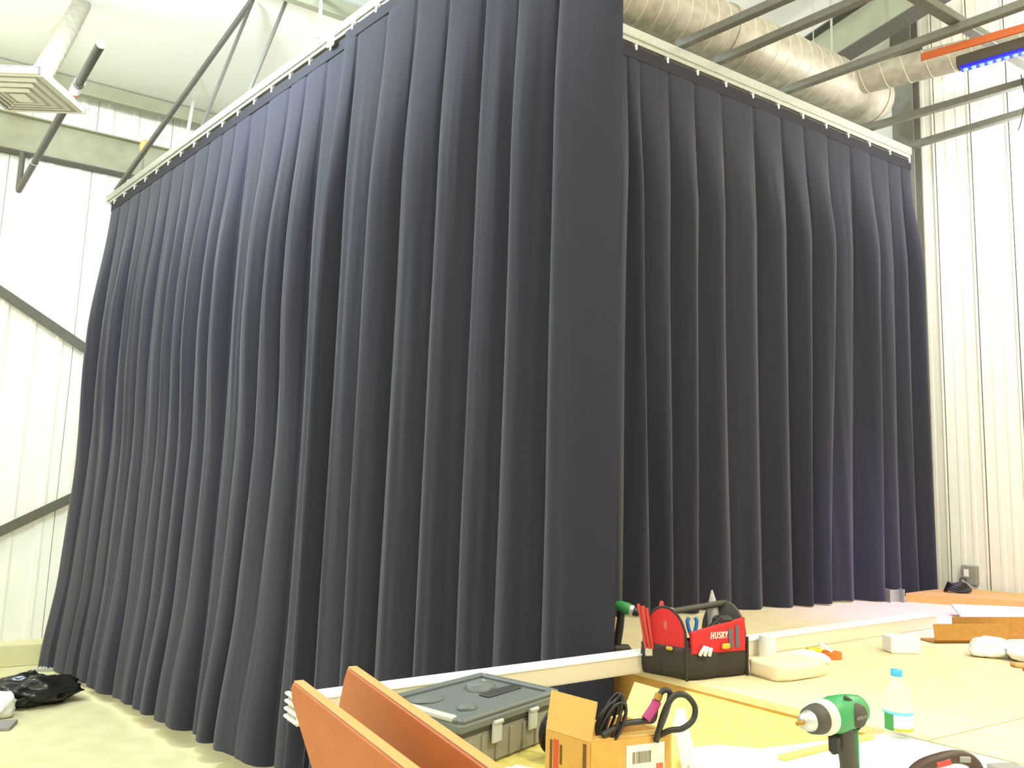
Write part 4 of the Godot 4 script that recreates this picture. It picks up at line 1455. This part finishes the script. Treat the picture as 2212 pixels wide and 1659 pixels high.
func litter():
	var st: SurfaceTool
	# folded cream cloth right of the bag
	st = new_st(true)
	lump(st, Vector3(1.01, DECK + 0.026, -2.875), Vector3(0.14, 0.032, 0.075), 0.12, 0.06, 21, Basis(Vector3.UP, 0.55), DECK + 0.0005, 0.38)
	tag(obj("folded_cloth", st, mat(Color8(240, 224, 190), 0.9)), "cream folded cloth lying to the right of the tool bag", "cloth")
	st = new_st(true)
	lump(st, Vector3(1.13, DECK + 0.02, -3.08), Vector3(0.1, 0.022, 0.06), 0.25, 0.08, 22, Basis(Vector3.UP, 0.4), DECK + 0.0005, 0.7)
	tag(obj("paper_towel", st, M.white), "white paper towel behind the cream cloth, by the orange tape", "paper")
	# orange and yellow tape by a white stick
	var tp := thing("tape_dispenser", "orange and yellow plastic tape holder beside the white paper towel", "tape", Vector3(1.29, DECK, -3.2))
	st = new_st(true)
	lathe(st, Vector3(0.0, 0.012, 0), frame(Vector3.UP), [Vector2(-0.011, 0), Vector2(-0.011, 0.04), Vector2(0.012, 0.038), Vector2(0.012, 0)], 20)
	obj("base", st, M.orange, tp)
	st = new_st()
	rbox(st, Vector3(-0.065, 0.018, -0.01), Vector3(0.06, 0.034, 0.04), 0.008)
	obj("yellow_block", st, M.yellow, tp)
	st = new_st()
	bar(st, Vector3(-0.045, 0.055, 0), Vector3(0.0, 0.026, 0.01), 0.014, 0.014, 0.003)
	obj("white_arm", st, M.white, tp)
	# white roll standing behind the bag
	st = new_st(true)
	lathe(st, Vector3(1.03, DECK + 0.0005, -3.17), frame(Vector3.UP), [Vector2(0, 0), Vector2(0, 0.032), Vector2(0.082, 0.032), Vector2(0.082, 0.012), Vector2(0.06, 0.012), Vector2(0.06, 0)], 24)
	tag(obj("paper_roll", st, M.white), "white paper roll standing just behind the right end of the tool bag", "roll")
	# white box
	st = new_st()
	rbox(st, Vector3(1.65, DECK + 0.034, -3.37), Vector3(0.125, 0.068, 0.08), 0.006, Basis(Vector3.UP, 0.05))
	tag(obj("white_carton", st, M.white), "small white box alone in the middle of the platform", "box")
	# brown cardboard channels
	var bc := thing("brown_tray", "folded brown cardboard tray lying in front, left end cut square", "cardboard", Vector3(1.9, DECK, -3.62))
	var d := Vector3(0.93, 0, 0.0).normalized()
	d = Vector3(0.98, 0, -0.2).normalized()
	var cf := frame(d)
	st = new_st()
	rbox(st, d * 0.19 + Vector3.UP * 0.05 + cf.z * 0.03, Vector3(0.38, 0.07, 0.005), 0.001, cf * Basis(Vector3(1, 0, 0), -0.12))
	obj("front_wall", st, M.brown_card, bc)
	st = new_st()
	rbox(st, d * 0.19 + Vector3.UP * 0.011 + cf.z * 0.02, Vector3(0.36, 0.024, 0.005), 0.001, cf * Basis(Vector3(1, 0, 0), 0.7))
	obj("fold", st, M.brown_card, bc)
	st = new_st()
	rbox(st, d * 0.19 + Vector3.UP * 0.004 - cf.z * 0.03, Vector3(0.38, 0.005, 0.09), 0.001, cf)
	obj("base", st, M.brown_card, bc)
	st = new_st()
	rbox(st, Vector3(2.4, DECK + 0.05, -3.80), Vector3(0.68, 0.098, 0.006), 0.001, cf)
	rbox(st, Vector3(2.4, DECK + 0.003, -3.845), Vector3(0.68, 0.005, 0.09), 0.001, cf)
	tag(obj("cardboard_sheet", st, M.brown_card), "long brown cardboard panel standing behind the folded tray", "cardboard")
	# white board at the right, violet light tinted into its colour
	st = new_st()
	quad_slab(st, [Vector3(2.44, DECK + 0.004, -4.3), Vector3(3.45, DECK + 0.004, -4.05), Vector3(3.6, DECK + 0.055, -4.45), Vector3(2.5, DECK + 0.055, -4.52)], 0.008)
	tag(obj("foam_board", st, M.lavender), "white foam board tilted on the platform at the right edge, violet light in its colour", "board")
	# crumpled white bag at the right edge
	st = new_st(true)
	lump(st, Vector3(2.0, DECK + 0.035, -3.33), Vector3(0.085, 0.045, 0.05), 0.35, 0.09, 33, Basis.IDENTITY, DECK + 0.0005)
	lump(st, Vector3(2.16, DECK + 0.03, -3.26), Vector3(0.14, 0.036, 0.07), 0.3, 0.08, 34, Basis.IDENTITY, DECK + 0.0005)
	tag(obj("plastic_bag", st, M.white), "crumpled white plastic bag in front of the brown cardboard", "bag")
	st = new_st()
	rbox(st, Vector3(2.07, DECK + 0.008, -3.14), Vector3(0.2, 0.014, 0.045), 0.004, Basis(Vector3.UP, -0.1))
	tag(obj("tan_scrap", st, mat(Color8(226, 170, 104), 0.8)), "tan scrap with a red corner under the white plastic bag", "scrap")
	st = new_st()
	rbox(st, Vector3(2.0, DECK + 0.006, -3.07), Vector3(0.07, 0.01, 0.03), 0.003, Basis(Vector3.UP, -0.5))
	tag(obj("red_scrap", st, mat(Color8(216, 92, 50), 0.7)), "small red scrap lying in front of the tan one", "scrap")
	# dark handle tool and a grey corner at the bottom edge
	var hw := thing("hand_saw", "dark curved tool handle with a red inset at the bottom right edge", "tool", Vector3(0.9, DECK + 0.001, -1.76))
	st = new_st()
	tube(st, [Vector3(-0.06, 0.0, 0.03), Vector3(-0.02, 0.055, 0.01), Vector3(0.04, 0.078, 0), Vector3(0.09, 0.08, -0.01), Vector3(0.12, 0.06, -0.012), Vector3(0.125, 0.0, -0.01)], 0.014, 10)
	obj("handle", st, mat(Color8(72, 50, 38), 0.5), hw)
	st = new_st()
	bar(st, Vector3(0.02, 0.07, 0.014), Vector3(0.055, 0.077, 0.009), 0.014, 0.006, 0.002)
	obj("red_inset", st, M.red, hw)
	st = new_st()
	bar(st, Vector3(0.075, 0.081, 0.007), Vector3(0.1, 0.08, 0.004), 0.012, 0.006, 0.002)
	obj("grey_inset", st, M.grey, hw)
	st = new_st()
	rbox(st, Vector3(1.19, DECK + 0.008, -1.93), Vector3(0.075, 0.014, 0.06), 0.002, Basis(Vector3.UP, 0.2))
	tag(obj("grey_plate", st, M.grey), "grey metal plate corner at the bottom right edge of the white board", "plate")
	# on the floor at the far left
	st = new_st(true)
	lump(st, Vector3(-3.4, 0.085, -5.9), Vector3(0.33, 0.12, 0.2), 0.34, 0.16, 41, Basis(Vector3.UP, 0.5), 0.001, 1.25)
	tag(obj("trash_bag", st, M.bag_plastic), "black glossy trash bag lying on the floor at the left", "bag")
	st = new_st(true)
	lump(st, Vector3(-3.4, 0.085, -5.56), Vector3(0.12, 0.09, 0.09), 0.4, 0.1, 42, Basis.IDENTITY, 0.001)
	tag(obj("white_bag", st, M.white), "white plastic bag beside the black trash bag", "bag")
	st = new_st()
	rbox(st, Vector3(-3.27, 0.012, -5.35), Vector3(0.22, 0.022, 0.18), 0.003, Basis(Vector3.UP, 0.3))
	tag(obj("grey_board", st, M.grey), "flat grey board on the floor in front of the black trash bag", "board")
	st = new_st()
	bar(st, Vector3(-4.75, 0.09, -6.75), Vector3(-3.98, 0.09, -7.22), 0.18, 0.25, 0.006)
	tag(obj("plywood_box", st, M.floor), "low pale yellow wooden box against the far wall", "box")
	var rl := thing("ribbed_strip", "ribbed grey metal strip lying at the curtain's left hem", "strip", Vector3(-3.76, 0.0, -6.88))
	st = new_st()
	var rd := Vector3(0.27, 0, -0.08).normalized()
	rbox(st, Vector3.UP * 0.015, Vector3(0.29, 0.028, 0.05), 0.003, frame(rd))
	obj("strip", st, M.alu, rl)
	for k in 11:
		st = new_st()
		rbox(st, rd * (-0.13 + k * 0.026) + Vector3.UP * 0.031, Vector3(0.01, 0.008, 0.05), 0.002, frame(rd))
		obj("rib", st, M.white, rl)
